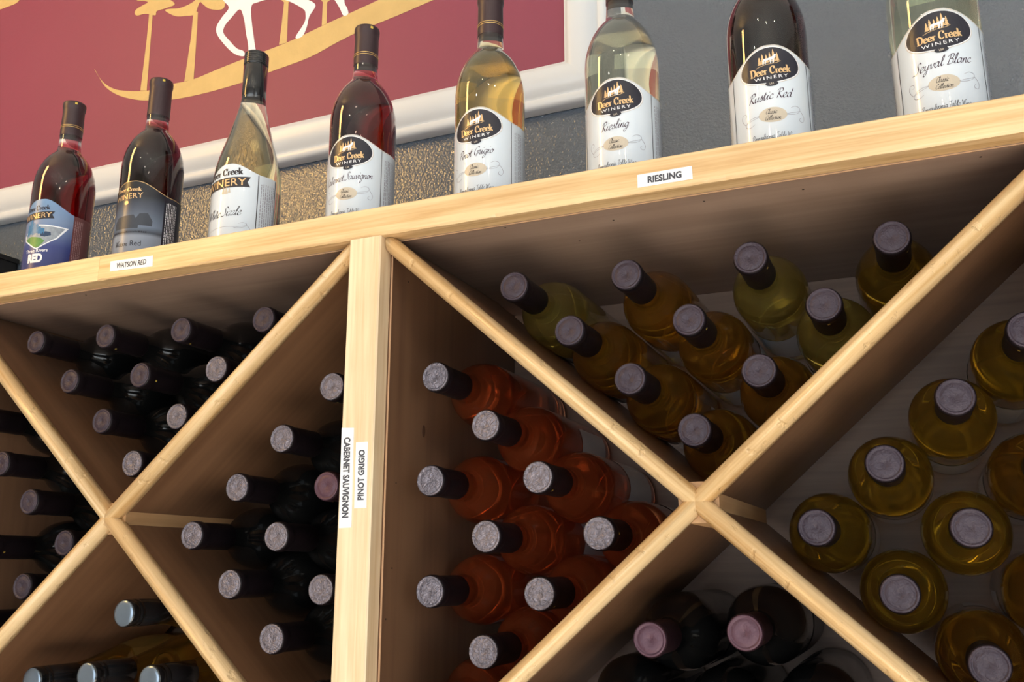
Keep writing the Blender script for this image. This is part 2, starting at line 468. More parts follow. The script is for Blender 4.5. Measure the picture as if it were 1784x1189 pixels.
def wrap(P, R, name, mat, parent):
    """print a Print onto the upright cylinder of radius R"""
    v = []
    f = []
    for fc in P.f:   # polygons are cut into short triangles so that they follow the curve
        us = [P.v[i][0] for i in fc]
        if max(us) - min(us) < 0.0035 and len(fc) <= 4:
            b = len(v); v += [P.v[i] for i in fc]; f.append(tuple(range(b, b + len(fc)))); continue
        loop = [Vector((P.v[i][0], P.v[i][1], 0)) for i in fc]
        todo = [tuple(loop[i].xy for i in t) for t in tessellate_polygon([loop])]
        while todo:
            t = todo.pop()
            e = [(abs(t[i].x - t[(i + 1) % 3].x), i) for i in range(3)]
            L, i = max(e)
            if L > 0.0035:
                p, q, w = t[i], t[(i + 1) % 3], t[(i + 2) % 3]; m = (p + q) / 2
                todo += [(p, m, w), (m, q, w)]
            else:
                b = len(v)
                if (t[1] - t[0]).cross(t[2] - t[0]) < 0: t = (t[0], t[2], t[1])
                v += [tuple(p) for p in t]; f.append((b, b + 1, b + 2))
    V = [(R * math.sin(u / R), -R * math.cos(u / R), w) for u, w in v]
    return mesh_obj(name, V, f, mat, parent)


# ------------------------------------------------------------------ setting: the room
def structure(o):
    o['kind'] = 'structure'; return o


M_WALLB = None


def wall_paint():
    m, nt, b = new_mat('slate grey orange peel wall paint')
    b.inputs['Base Color'].default_value = (0.090, 0.110, 0.140, 1); b.inputs['Roughness'].default_value = 0.14; b.inputs['Specular IOR Level'].default_value = 0.8
    tc = N(nt, 'ShaderNodeTexCoord')
    no = N(nt, 'ShaderNodeTexNoise'); no.inputs['Scale'].default_value = 300; no.inputs['Detail'].default_value = 1
    nt.links.new(tc.outputs['Object'], no.inputs['Vector'])
    bp = N(nt, 'ShaderNodeBump'); bp.inputs['Strength'].default_value = 0.5; bp.inputs['Distance'].default_value = 0.0022
    nt.links.new(no.outputs['Fac'], bp.inputs['Height']); nt.links.new(bp.outputs['Normal'], b.inputs['Normal'])
    return m


M_WALL = wall_paint()
M_CREAM = plain('room wall paint', (0.55, 0.53, 0.50), 0.7)
M_CEIL = plain('room ceiling paint', (0.72, 0.72, 0.71), 0.8)
M_FLOOR = wood('pale floor boards', (0.56, 0.52, 0.46), (0.46, 0.42, 0.36), 0, fine=25)
structure(box('wall_back', -3.2, 3.0, 0.376, 0.50, -1.85, 1.60, M_WALL))
structure(box('wall_left', -3.3, -3.2, -3.8, 0.5, -1.85, 1.60, M_CREAM))
structure(box('wall_right', 3.0, 3.1, -3.8, 0.5, -1.85, 1.60, M_CREAM))
structure(box('wall_front', -3.3, 3.1, -3.9, -3.8, -1.85, 1.60, M_CREAM))
structure(box('floor', -3.3, 3.1, -3.9, 0.5, -1.95, -1.85, M_FLOOR))
structure(box('ceiling', -3.3, 3.1, -3.9, 0.5, 1.60, 1.70, M_CEIL))

# ------------------------------------------------------------------ the wine rack
K = 0.8886                       # rise of the diagonals
AX, BZ = 0.3326, 0.2813          # bay centre from the post, below the top
PW = 0.019                       # half width of a post
H = 0.0319                       # height of the front rail
BAYW = 2 * AX
rack = empty('wine_rack', (0, 0.02, -1.85))
tag(rack, 'pine wine rack with X shaped bins full of bottles under the red sign', 'wine rack')
_off = Vector((0, 0.02, -1.85))


def rk(o):
    o.parent = rack; o.location = Vector(o.location) - _off
    return o




def worn_rail(name, x0, x1, seed):
    """front rail whose lower front edge is chipped"""
    rnd = random.Random(seed); n = max(8, int((x1 - x0) / 0.005)); v = []; f = []
    b = 0.0012
    for i in range(n + 1):
        x = x0 + (x1 - x0) * i / n
        b += rnd.uniform(-0.0006, 0.0006); b = min(0.0026, max(0.0005, b))
        if rnd.random() < 0.06: b = rnd.uniform(0.0015, 0.0034)
        t = 0.0010 + rnd.uniform(-0.0002, 0.0002)
        for y, z in ((b * 0.8, 0.0), (0.022, 0.0), (0.022, H), (t, H), (0.0, H - t), (0.0, b)):
            v.append((x - x0, y, z))
    for i in range(n):
        for k in range(6):
            a = 6 * i + k; c = 6 * i + (k + 1) % 6
            f.append((a, a + 6, c + 6, c))
    f += [(0, 1, 2, 3, 4, 5), tuple(reversed(range(6 * n, 6 * n + 6)))]
    return rk(mesh_obj(name, v, f, M_RAIL, loc=(x0, 0, 0)))


worn_rail('top_rail', -1.45, -0.3767, 4)
worn_rail('top_rail', -0.3764, 0.72, 9)

rk(box('top_panel', -1.45, 0.72, 0.0225, 0.374, 0.0, 0.010, M_TOP))
for i in (-1, 0, 1):
    x = i * BAYW
    rk(vbox('post', x - PW, x + PW, 0.0, 0.022, -1.85, -0.0002, M_POST, bev=0.0014))
    if i == 0:
        rk(box('side_panel', x - 0.0205, x - 0.0005, 0.0225, 0.345, -1.85, -0.0004, M_PLYY))
        rk(box('side_panel', x + 0.0005, x + 0.0205, 0.0225, 0.345, -1.85, -0.0004, M_PLYY))
    else:
        rk(box('side_panel', x - 0.0205, x + 0.0205, 0.0225, 0.345, -1.85, -0.0004, M_PLYY))
for i in (-1, 0):
    x = i * BAYW
    rk(box('panel_edge', x + 0.0209, x + BAYW - 0.0209, 0.0224, 0.0232, -0.0014, -0.0003, M_EDGE))
    rk(box('panel_edge', x + 0.0195, x + 0.0212, 0.0223, 0.0231, -0.56, -0.002, M_EDGE))
    rk(box('back_panel', x + 0.0207, x + BAYW - 0.0207, 0.3455, 0.357, -2 * BZ - 0.02, -0.0004, M_BACK))
    rk(box('bottom_panel', x + 0.0207, x + BAYW - 0.0207, 0.0225, 0.345, -2 * BZ - 0.018, -2 * BZ - 0.004, M_PLY))
    rk(box('lower_rail', x + PW + 0.0002, x + BAYW - PW - 0.0002, 0.0, 0.022, -2 * BZ - 0.036, -2 * BZ - 0.004, M_RAIL, bev=0.0016))

CL = math.hypot(1, K)
M_NAIL = plain('dark nail hole', (0.03, 0.018, 0.012), 0.6)
M_KNOT = plain('dark knot', (0.075, 0.035, 0.018), 0.5, vary=0.3, vscale=120)
for x, y in ((.253, .056), (.346, .043), (.580, .039), (.146, .032), (.435, .051), (-.437, .038), (-.190, .034), (.202, .099)):
    v, f = lathe([(0.0011, 0.0), (0.0011, 0.0002)], 10)
    rk(mesh_obj('nail', v, f, M_NAIL, loc=(x, y, -0.0003)))
for y, z in ((.043, -.252), (.040, -.336), (.056, -.035), (.031, -.384)):
    v, f = lathe([(0.0010, 0.0), (0.0010, 0.0002)], 10)
    rk(mesh_obj('nail', [(q[2], q[0], q[1]) for q in v], f, M_NAIL, loc=(0.0206, y, z)))
v, f = lathe([(0.0045, 0.0), (0.0042, 0.0003)], 18)
rk(mesh_obj('knot', [(q[2], q[0] * 0.8, q[1] * 1.5) for q in v], f, M_KNOT, loc=(0.0205, 0.098, -0.192)))
NOSE_T, PAN_T = 0.0165, 0.0125


def diagonal(cx, sx, sz):
    """one of the four boards of an X, from the centre to its corner; local x runs along the board"""
    ang = math.atan2(sz * K, sx)
    d = Vector((sx / CL, sz * K / CL)); n = Vector((-d.y, d.x))
    # half planes a*x+b*z<=c in coordinates about the centre
    hp = [(-sx, 0, 0.0), (0, -sz, 0.0), (sx, 0, AX - 0.0212), (0, sz, BZ - (0.0006 if sz > 0 else 0.0042 - 0.0002))]

    def ends(off):
        lo, hi = -9, 9
        for a, b, c in hp:
            den = a * d.x + b * d.y; num = c - (a * n.x + b * n.y) * off
            t = num / den
            if den > 0: hi = min(hi, t)
            else: lo = max(lo, t)
        return lo, hi
    # rotation about world Y: local x -> (cos, 0, sin)
    rot = (0, -ang, 0)
    loc = Vector((cx, 0, -BZ))
    # panel
    v = []; f = []
    offs = (-PAN_T / 2, PAN_T / 2) if abs(PAN_T) else ()
    offs = (-PAN_T / 2, 0.0, PAN_T / 2)
    for o_ in offs:
        lo, hi = ends(o_)
        for y in (0.0222, 0.275):
            v += [(lo, y, o_), (hi, y, o_)]
    for k in range(2):
        a = 4 * k; b = 4 * (k + 1)
        f += [(a, a + 1, b + 1, b), (a + 2, b + 2, b + 3, a + 3), (a, b, b + 2, a + 2), (a + 1, a + 3, b + 3, b + 1)]
    f += [(0, 2, 3, 1), (8, 9, 11, 10)]
    p = mesh_obj('diagonal_panel', v, f, M_PLY, None, loc=loc); p.rotation_euler = rot
    rk(p)
    # half round edging
    v = []; f = []
    ns = 9
    for k in range(ns):
        t = -1 + 2 * k / (ns - 1); o_ = t * NOSE_T / 2
        lo, hi = ends(o_)
        y = 0.0145 - 0.0085 * math.sqrt(max(0.0, 1 - t * t))
        for yy in (y, 0.0222):
            v += [(lo, yy, o_), (hi, yy, o_)]
    for k in range(ns - 1):
        a = 4 * k; b = a + 4
        f += [(a, a + 1, b + 1, b), (a + 2, b + 2, b + 3, a + 3), (a, b, b + 2, a + 2), (a + 1, a + 3, b + 3, b + 1)]
    f += [(0, 2, 3, 1), (4 * ns - 4, 4 * ns - 3, 4 * ns - 1, 4 * ns - 2)]
    e = mesh_obj('edge_nosing', v, f, M_NOSE, p)
    for pol in e.data.polygons: pol.use_smooth = abs(pol.normal.x) < 0.5 and pol.normal.y < 0.3
    return p


for cx in (AX, -AX):
    for sx in (1, -1):
        for sz in (1, -1):
            diagonal(cx, sx, sz)
    # the square bar the boards meet on: four corner fillets round the crossing
    h = 0.0175
    for q in range(4):
        a = q * PI / 2
        tip = 0.5 * PAN_T / math.sin(math.atan(K)) if q % 2 == 0 else 0.5 * PAN_T / math.cos(math.atan(K))
        # triangle between two boards: apex near the centre, base at distance h
        if q % 2 == 0:
            w = (h - tip) * K; tri = [(tip, 0), (h, -w), (h, w)]
        else:
            w = (h - tip) / K; tri = [(tip, 0), (h, -w), (h, w)]
        pts = [(x * math.cos(a) - z * math.sin(a), x * math.sin(a) + z * math.cos(a)) for x, z in tri]
        v = [(x, 0.020, z) for x, z in pts] + [(x, 0.275, z) for x, z in pts]
        o = mesh_obj('corner_fillet', v, [(0, 1, 2), (3, 5, 4), (0, 3, 4, 1), (1, 4, 5, 2), (2, 5, 3, 0)], M_BAR, loc=(cx, 0, -BZ))
        rk(o)

# ------------------------------------------------------------------ tape labels on the rack
def tape(name, corners, text, label, vertical=0, tsize=0.6, bold=0.02, ink=M_INKB, stretch=1.0, shear=0.0, weight=None):
    """corners TL, TR, BR, BL as (x, z) on the front of the rack"""
    c = Vector((sum(q[0] for q in corners) / 4, sum(q[1] for q in corners) / 4))
    t = 0.0004
    v = [(q[0] - c.x, -t, q[1] - c.y) for q in corners] + [(q[0] - c.x, 0.0, q[1] - c.y) for q in corners]
    f = [(3, 2, 1, 0), (4, 5, 6, 7)] + [(i, (i + 1) % 4, (i + 1) % 4 + 4, i + 4) for i in range(4)]
    o = mesh_obj(name, v, f, M_STICK, loc=(c.x, -0.0001, c.y))
    tag(o, label, 'label', 'tape labels on the rack front')
    if text:
        P = sans(text, bold)
        if vertical:
            L = (Vector(corners[0]) - Vector(corners[3])).length; Wd = (Vector(corners[0]) - Vector(corners[1])).length
            ax = (Vector(corners[0]) - Vector(corners[3])).normalized()
        else:
            L = (Vector(corners[1]) - Vector(corners[0])).length; Wd = (Vector(corners[0]) - Vector(corners[3])).length
            ax = (Vector(corners[1]) - Vector(corners[0])).normalized()
        hgt = Wd * tsize; s = hgt / 0.72
        sx = L * stretch / P.width()
        P.xform(sx, s, 0, -hgt / 2, shear=shear)
        r = math.atan2(ax.y, ax.x) if vertical >= 0 and not vertical else (math.atan2(ax.y, ax.x) + (PI if vertical < 0 else 0))
        P.xform(1, rot=r)
        mesh_obj('lettering', [(x, -t - 0.0002, z) for x, z in P.v], P.f, ink, o)
    return o


tape('tape_label', [(-0.3584, 0.0219), (-0.2915, 0.0203), (-0.2907, 0.0068), (-0.3575, 0.0092)], 'WATSON RED',
     'white tape label on the top rail below the dark red bottle', 0, 0.50, 0.026, stretch=0.70, shear=0.10)
tape('tape_label', [(0.2942, 0.0181), (0.3453, 0.0180), (0.3454, 0.0053), (0.2942, 0.0054)], 'RIESLING',
     'white tape label reading RIESLING on the top rail', 0, 0.50, 0.042, stretch=0.62)
tape('tape_label', [(-0.0183, -0.1994), (-0.0039, -0.2002), (-0.0022, -0.2975), (-0.0166, -0.2981)], 'CABERNET SAUVIGNON',
     'long white tape label on the post, lettering read downwards', -1, 0.50, 0.040, stretch=0.80)
tape('tape_label', [(-0.0008, -0.2149), (0.0130, -0.2149), (0.0140, -0.2793), (0.0002, -0.2794)], 'PINOT GRIGIO',
     'short white tape label on the post, lettering read upwards', 1, 0.50, 0.040, stretch=0.76)
sc = mesh_obj('tape_scrap', [(-0.0194, 0.004, 0.0), (-0.0194, 0.014, 0.0), (-0.0194, 0.012, -0.054), (-0.0194, 0.003, -0.057),
                             (-0.0199, 0.004, 0.0), (-0.0199, 0.014, 0.0), (-0.0199, 0.012, -0.054), (-0.0199, 0.003, -0.057)],
              [(0, 1, 2, 3), (7, 6, 5, 4), (0, 4, 5, 1), (1, 5, 6, 2), (2, 6, 7, 3), (3, 7, 4, 0)], M_STICK, loc=(0, 0, -0.296))
tag(sc, 'torn blank white tape strip on the side of the post', 'tape')

# ------------------------------------------------------------------ black board on the far end of the shelf
bb = empty('display_box', (-1.2, 0.30, 0.010))
tag(bb, 'plain matt black box on the shelf beside the blue labelled bottle', 'box')
box('body', -0.19, 0.19, -0.09, 0.07, 0.0, 0.2095, M_BLACK, bb, bev=0.003)
box('lid', -0.193, 0.193, -0.093, 0.0728, 0.2100, 0.2185, M_BLACK, bb, bev=0.001)

# ------------------------------------------------------------------ the painted sign
sign = empty('wall_sign', (-0.9, 0.375, 0.309))
tag(sign, 'dark red sign painted with gold pines and white deer in white moulding', 'sign')
so = Vector((-0.9, 0.375, 0.309))
SX0, SX1, SZ0, SZ1 = -2.05, 0.0945, 0.3755, 1.03    # opening of the frame


def sg(o):
    o.parent = sign; o.location = Vector(o.location) - so
    return o


sg(box('panel', SX0 - 0.02, SX1 + 0.02, 0.3625, 0.3745, SZ0 - 0.02, SZ1 + 0.02, M_RED))
prof = [(0.0, 0.3622), (0.0, 0.3565), (0.0015, 0.3550), (0.0035, 0.3545), (0.0050, 0.3530), (0.0075, 0.3505), (0.012, 0.3490), (0.018, 0.3485),
        (0.026, 0.3490), (0.034, 0.3505), (0.041, 0.3535), (0.0465, 0.3575), (0.0490, 0.3600), (0.0510, 0.3605), (0.0515, 0.3560), (0.0530, 0.3548),
        (0.0570, 0.3542), (0.0620, 0.3546), (0.0650, 0.3565), (0.0668, 0.3600), (0.0675, 0.3745), (0.020, 0.3745)]


def moulding(side):
    v = []; f = []
    for e in (0, 1):
        for w, y in prof:
            if side == 'b': v.append(((SX0 - w) if e == 0 else (SX1 + w), y, SZ0 - w))
            if side == 't': v.append(((SX0 - w) if e == 0 else (SX1 + w), y, SZ1 + w))
            if side == 'l': v.append((SX0 - w, y, (SZ0 - w) if e == 0 else (SZ1 + w)))
            if side == 'r': v.append((SX1 + w, y, (SZ0 - w) if e == 0 else (SZ1 + w)))
    n = len(prof)
    for i in range(n):
        j = (i + 1) % n
        f.append((i, j, n + j, n + i))
    f += [tuple(range(n)), tuple(range(n, 2 * n))]
    o = mesh_obj('frame_moulding', v, f, M_WHITE, smooth=True); o.data.set_sharp_from_angle(angle=math.radians(38))
    return sg(o)


for sd in 'btlr': moulding(sd)


def soft(p, per=4):
    q = [p[-1]] + list(p) + [p[0], p[1]]
    s_ = [tuple(v) for v in spline(q, per)]
    return s_[per:-per - 1]


def flat(name, polys, mat, y=0.3620, parent=None):
    """painted shape on the sign, a paint film thick"""
    v = []; f = []
    for p in polys:
        b = len(v); n = len(p)
        v += [(x, y, z) for x, z in p] + [(x, 0.3624, z) for x, z in p]
        f.append(tuple(range(b, b + n)))
        f += [(b + i, b + (i + 1) % n, b + n + (i + 1) % n, b + n + i) for i in range(n)]
    return sg(mesh_obj(name, v, f, mat))


SHAPES = {'ground': [[(-0.8554, 0.5833), (-0.8338, 0.5567), (-0.8074, 0.5365), (-0.7773, 0.524), (-0.7144, 0.5101), (-0.6537, 0.5104), (-0.6113, 0.5088), (-0.5496, 0.5171), (-0.4995, 0.5232), (-0.4437, 0.5286), (-0.3971, 0.5347), (-0.3271, 0.5485), (-0.2498, 0.5625), (-0.1852, 0.5747), (-0.0919, 0.5934), (-0.0217, 0.5558), (-0.1266, 0.539), (-0.189, 0.5286), (-0.2545, 0.5193), (-0.305, 0.5082), (-0.361, 0.4931), (-0.4403, 0.4846), (-0.4969, 0.478), (-0.5773, 0.4755), (-0.6474, 0.4784), (-0.6884, 0.4861), (-0.7317, 0.4946), (-0.7846, 0.5153), (-0.8242, 0.543), (-0.8533, 0.5818)]], 'trunks': [[(-0.7318, 0.6757), (-0.7229, 0.6734), (-0.7217, 0.6385), (-0.718, 0.5111), (-0.7333, 0.5145), (-0.7309, 0.6151)], [(-0.6232, 0.6493), (-0.6127, 0.6453), (-0.611, 0.6105), (-0.6083, 0.5079), (-0.6296, 0.5095), (-0.6234, 0.5969)], [(-0.4198, 0.6139), (-0.4105, 0.6106), (-0.4085, 0.5332), (-0.4247, 0.5325), (-0.4218, 0.5705)], [(-0.3388, 0.5929), (-0.3299, 0.5898), (-0.3288, 0.5486), (-0.3382, 0.5471)]], 'crowns': [[(-0.7681, 0.6817), (-0.7666, 0.6901), (-0.7519, 0.695), (-0.7381, 0.6983), (-0.748, 0.7045), (-0.7666, 0.7104), (-0.7605, 0.7229), (-0.7212, 0.7341), (-0.6972, 0.7013), (-0.6754, 0.6832), (-0.672, 0.675), (-0.694, 0.6735), (-0.7129, 0.6733), (-0.7154, 0.6653), (-0.7286, 0.6705), (-0.7444, 0.6755), (-0.7608, 0.6763)], [(-0.6925, 0.6688), (-0.6827, 0.6697), (-0.6576, 0.6648), (-0.6299, 0.6681), (-0.6212, 0.6764), (-0.647, 0.6919), (-0.6002, 0.7047), (-0.5561, 0.663), (-0.5516, 0.6388), (-0.5653, 0.637), (-0.5872, 0.6453), (-0.6027, 0.6587), (-0.6095, 0.6647), (-0.6135, 0.6573), (-0.62, 0.6421), (-0.6419, 0.6445), (-0.6668, 0.651)], [(-1.1774, 0.7985), (-1.1216, 0.7933), (-1.0984, 0.7977), (-1.0976, 0.81), (-1.1362, 0.8399), (-1.2002, 0.8526)], [(-0.4391, 0.6393), (-0.4197, 0.613), (-0.4109, 0.6107), (-0.3949, 0.6272), (-0.4183, 0.6539)], [(-0.3518, 0.6154), (-0.3387, 0.5921), (-0.3295, 0.5896), (-0.3139, 0.605), (-0.336, 0.6309)]], 'deer': [[(-0.5585, 0.6636), (-0.5412, 0.636), (-0.5544, 0.62), (-0.5658, 0.6031), (-0.5628, 0.5867), (-0.5444, 0.5622), (-0.5244, 0.5416), (-0.5078, 0.5312), (-0.4974, 0.5295), (-0.5009, 0.5391), (-0.516, 0.548), (-0.535, 0.5688), (-0.549, 0.5866), (-0.5471, 0.6004), (-0.5331, 0.6133), (-0.516, 0.6252), (-0.505, 0.6031), (-0.498, 0.5738), (-0.4916, 0.55), (-0.4869, 0.5262), (-0.4731, 0.5245), (-0.4785, 0.5528), (-0.4878, 0.5954), (-0.4903, 0.6254), (-0.478, 0.6287), (-0.4514, 0.628), (-0.4156, 0.616), (-0.3797, 0.5904), (-0.3729, 0.5776), (-0.3744, 0.5615), (-0.391, 0.5383), (-0.3774, 0.5364), (-0.3688, 0.553), (-0.365, 0.5716), (-0.3535, 0.5882), (-0.3613, 0.599), (-0.3724, 0.6083), (-0.3216, 0.5961), (-0.3151, 0.5897), (-0.3039, 0.5711), (-0.2958, 0.5551), (-0.2865, 0.5558), (-0.2891, 0.5672), (-0.2957, 0.5845), (-0.2907, 0.63), (-0.373, 0.6857), (-0.5307, 0.7148)]]}
flat('gold_ground', [soft(SHAPES['ground'][0])], M_GOLD)
for p in SHAPES['trunks']: flat('pine_trunk', [p], M_GOLD, 0.36195)
for p in SHAPES['crowns']: flat('pine_crown', [soft(p)], M_GOLD, 0.3619)
flat('white_deer', [soft(SHAPES['deer'][0])], M_PWHITE, 0.3618)


# ------------------------------------------------------------------ bottles on the shelf
BORD = [(0.030, 0.0), (0.0365, 0.0012), (0.0383, 0.005), (0.0383, 0.150), (0.0382, 0.158), (0.0374, 0.168), (0.0358, 0.1765), (0.0335, 0.184),
        (0.0305, 0.1915), (0.0268, 0.1985), (0.0225, 0.2045), (0.0190, 0.2085), (0.0165, 0.2120), (0.0152, 0.2160), (0.0146, 0.221),
        (0.0141, 0.230), (0.0137, 0.250), (0.0136, 0.2790)]
BURG = [(0.032, 0.0), (0.0390, 0.0015), (0.0408, 0.006), (0.0408, 0.102), (0.0402, 0.114), (0.0386, 0.127), (0.0358, 0.140), (0.0322, 0.153),
        (0.0283, 0.166), (0.0248, 0.180), (0.0215, 0.193), (0.0187, 0.204), (0.0168, 0.213), (0.0153, 0.222), (0.0143, 0.232), (0.0138, 0.27), (0.0137, 0.2830)]
M_BAND = plain('gold foil band', (0.62, 0.42, 0.16), 0.3, metal=0.6)
M_DOT = plain('gold foil tab', (0.75, 0.55, 0.10), 0.3, metal=0.5)


def inset(prof, d, z0, z1):
    """profile of the wine inside the glass"""
    out = []
    for r, z in prof:
        if z <= z0: continue
        if z > z1: break
        out.append((max(0.004, r - d), z))
    first = out[0][0]
    # radius at the fill level
    for (r0, a), (r1, b) in zip(prof, prof[1:]):
        if a <= z1 <= b:
            out.append((r0 + (r1 - r0) * (z1 - a) / max(1e-6, b - a) - d, z1))
    return [(first - 0.004, z0)] + out


def capsule_vf(zb, zt, r0, seg=32):
    """foil capsule with the wider rim at the mouth"""
    p = [(r0 + 0.0004, zb), (r0 + 0.0006, zb + 0.001), (r0 + 0.0002, zt - 0.014), (r0 + 0.0003, zt - 0.011), (r0 + 0.0010, zt - 0.009),
         (r0 + 0.0012, zt - 0.003), (r0 + 0.0007, zt - 0.0010), (r0 - 0.0010, zt - 0.0001), (r0 - 0.0035, zt), (0.0006, zt - 0.0002)]
    return lathe(p, seg)


def ring_vf(r, z0, z1, seg=32):
    return lathe([(r - 0.0006, z0), (r, z0), (r, z1), (r - 0.0006, z1)], seg, False)


def label_vf(R, a0, a1, zb, topf, nu=72):
    v = []; f = []
    for i in range(nu + 1):
        u = a0 + (a1 - a0) * i / nu
        zt = topf(u)
        for k in range(3):
            z = zb + (zt - zb) * k / 2
            v.append((R * math.sin(u), -R * math.cos(u), z))
    for i in range(nu):
        for k in range(2):
            a = 3 * i + k
            f.append((a, a + 3, a + 4, a + 1))
    return v, f


def sstep(a, b, x):
    t = min(1, max(0, (x - a) / (b - a))); return t * t * (3 - 2 * t)


def top_wave(u):
    d = abs(u) * 0.0386
    return 0.1275 - (0.0155 if u > 0 else 0.0225) * sstep(0.003, 0.047, d) + 0.004 * sstep(0.0, 0.04, 0.04 - d) * 0


def side_text(R, a_deg, zlo, zhi, cols, name, mat, parent, seed, pitch=0.0026):
    rnd = random.Random(seed); P = Print()
    for c in range(cols):
        u = math.radians(a_deg) * R + c * pitch
        z = zhi - (0.0 if c else 0.001)
        lim = zlo + (rnd.uniform(0, 0.03) if c % 3 == 2 else 0)
        while z > lim:
            L = rnd.uniform(0.0015, 0.0055)
            P.poly([(u, z), (u + 0.0011, z), (u + 0.0011, z - L), (u, z - L)])
            z -= L + 0.0008
    o = wrap(P, R, name, mat, parent); o['kind'] = 'stuff'
    return o


def flourish(sgn):
    """one of the two scrolls beside the oval"""
    P = Print()
    a = [(0.0122, 0.0002), (0.0170, 0.0014), (0.0220, 0.0026), (0.0258, 0.0046), (0.0252, 0.0074), (0.0210, 0.0084), (0.0168, 0.0064)]
    b = [(0.0122, -0.0003), (0.0180, -0.0002), (0.0230, 0.0014), (0.0262, 0.0044)]
    c = [(0.0262, 0.0044), (0.0287, 0.0012), (0.0302, -0.0028), (0.0286, -0.0064), (0.0256, -0.0062), (0.0249, -0.0040), (0.0266, -0.0026)]
    for s in (a, b, c):
        q = [(sgn * x, sgn * y) for x, y in s]
        P.ribbon(spline(q, 5), 0.00028, 0.00055, 40)
    return P


def conifer(x, z, w, h):
    P = Print()
    for k in range(4):
        t = k / 4
        ww = w * (1 - 0.72 * t); zz = z + h * t
        P.poly([(x - ww, zz), (x + ww, zz), (x + ww * 0.25, zz + h * 0.36), (x, zz + h * (0.40 if k == 3 else 0.36)), (x - ww * 0.25, zz + h * 0.36)])
    P.poly([(x - w * .12, z - h * .12), (x + w * .12, z - h * .12), (x + w * .12, z), (x - w * .12, z)])
    return P


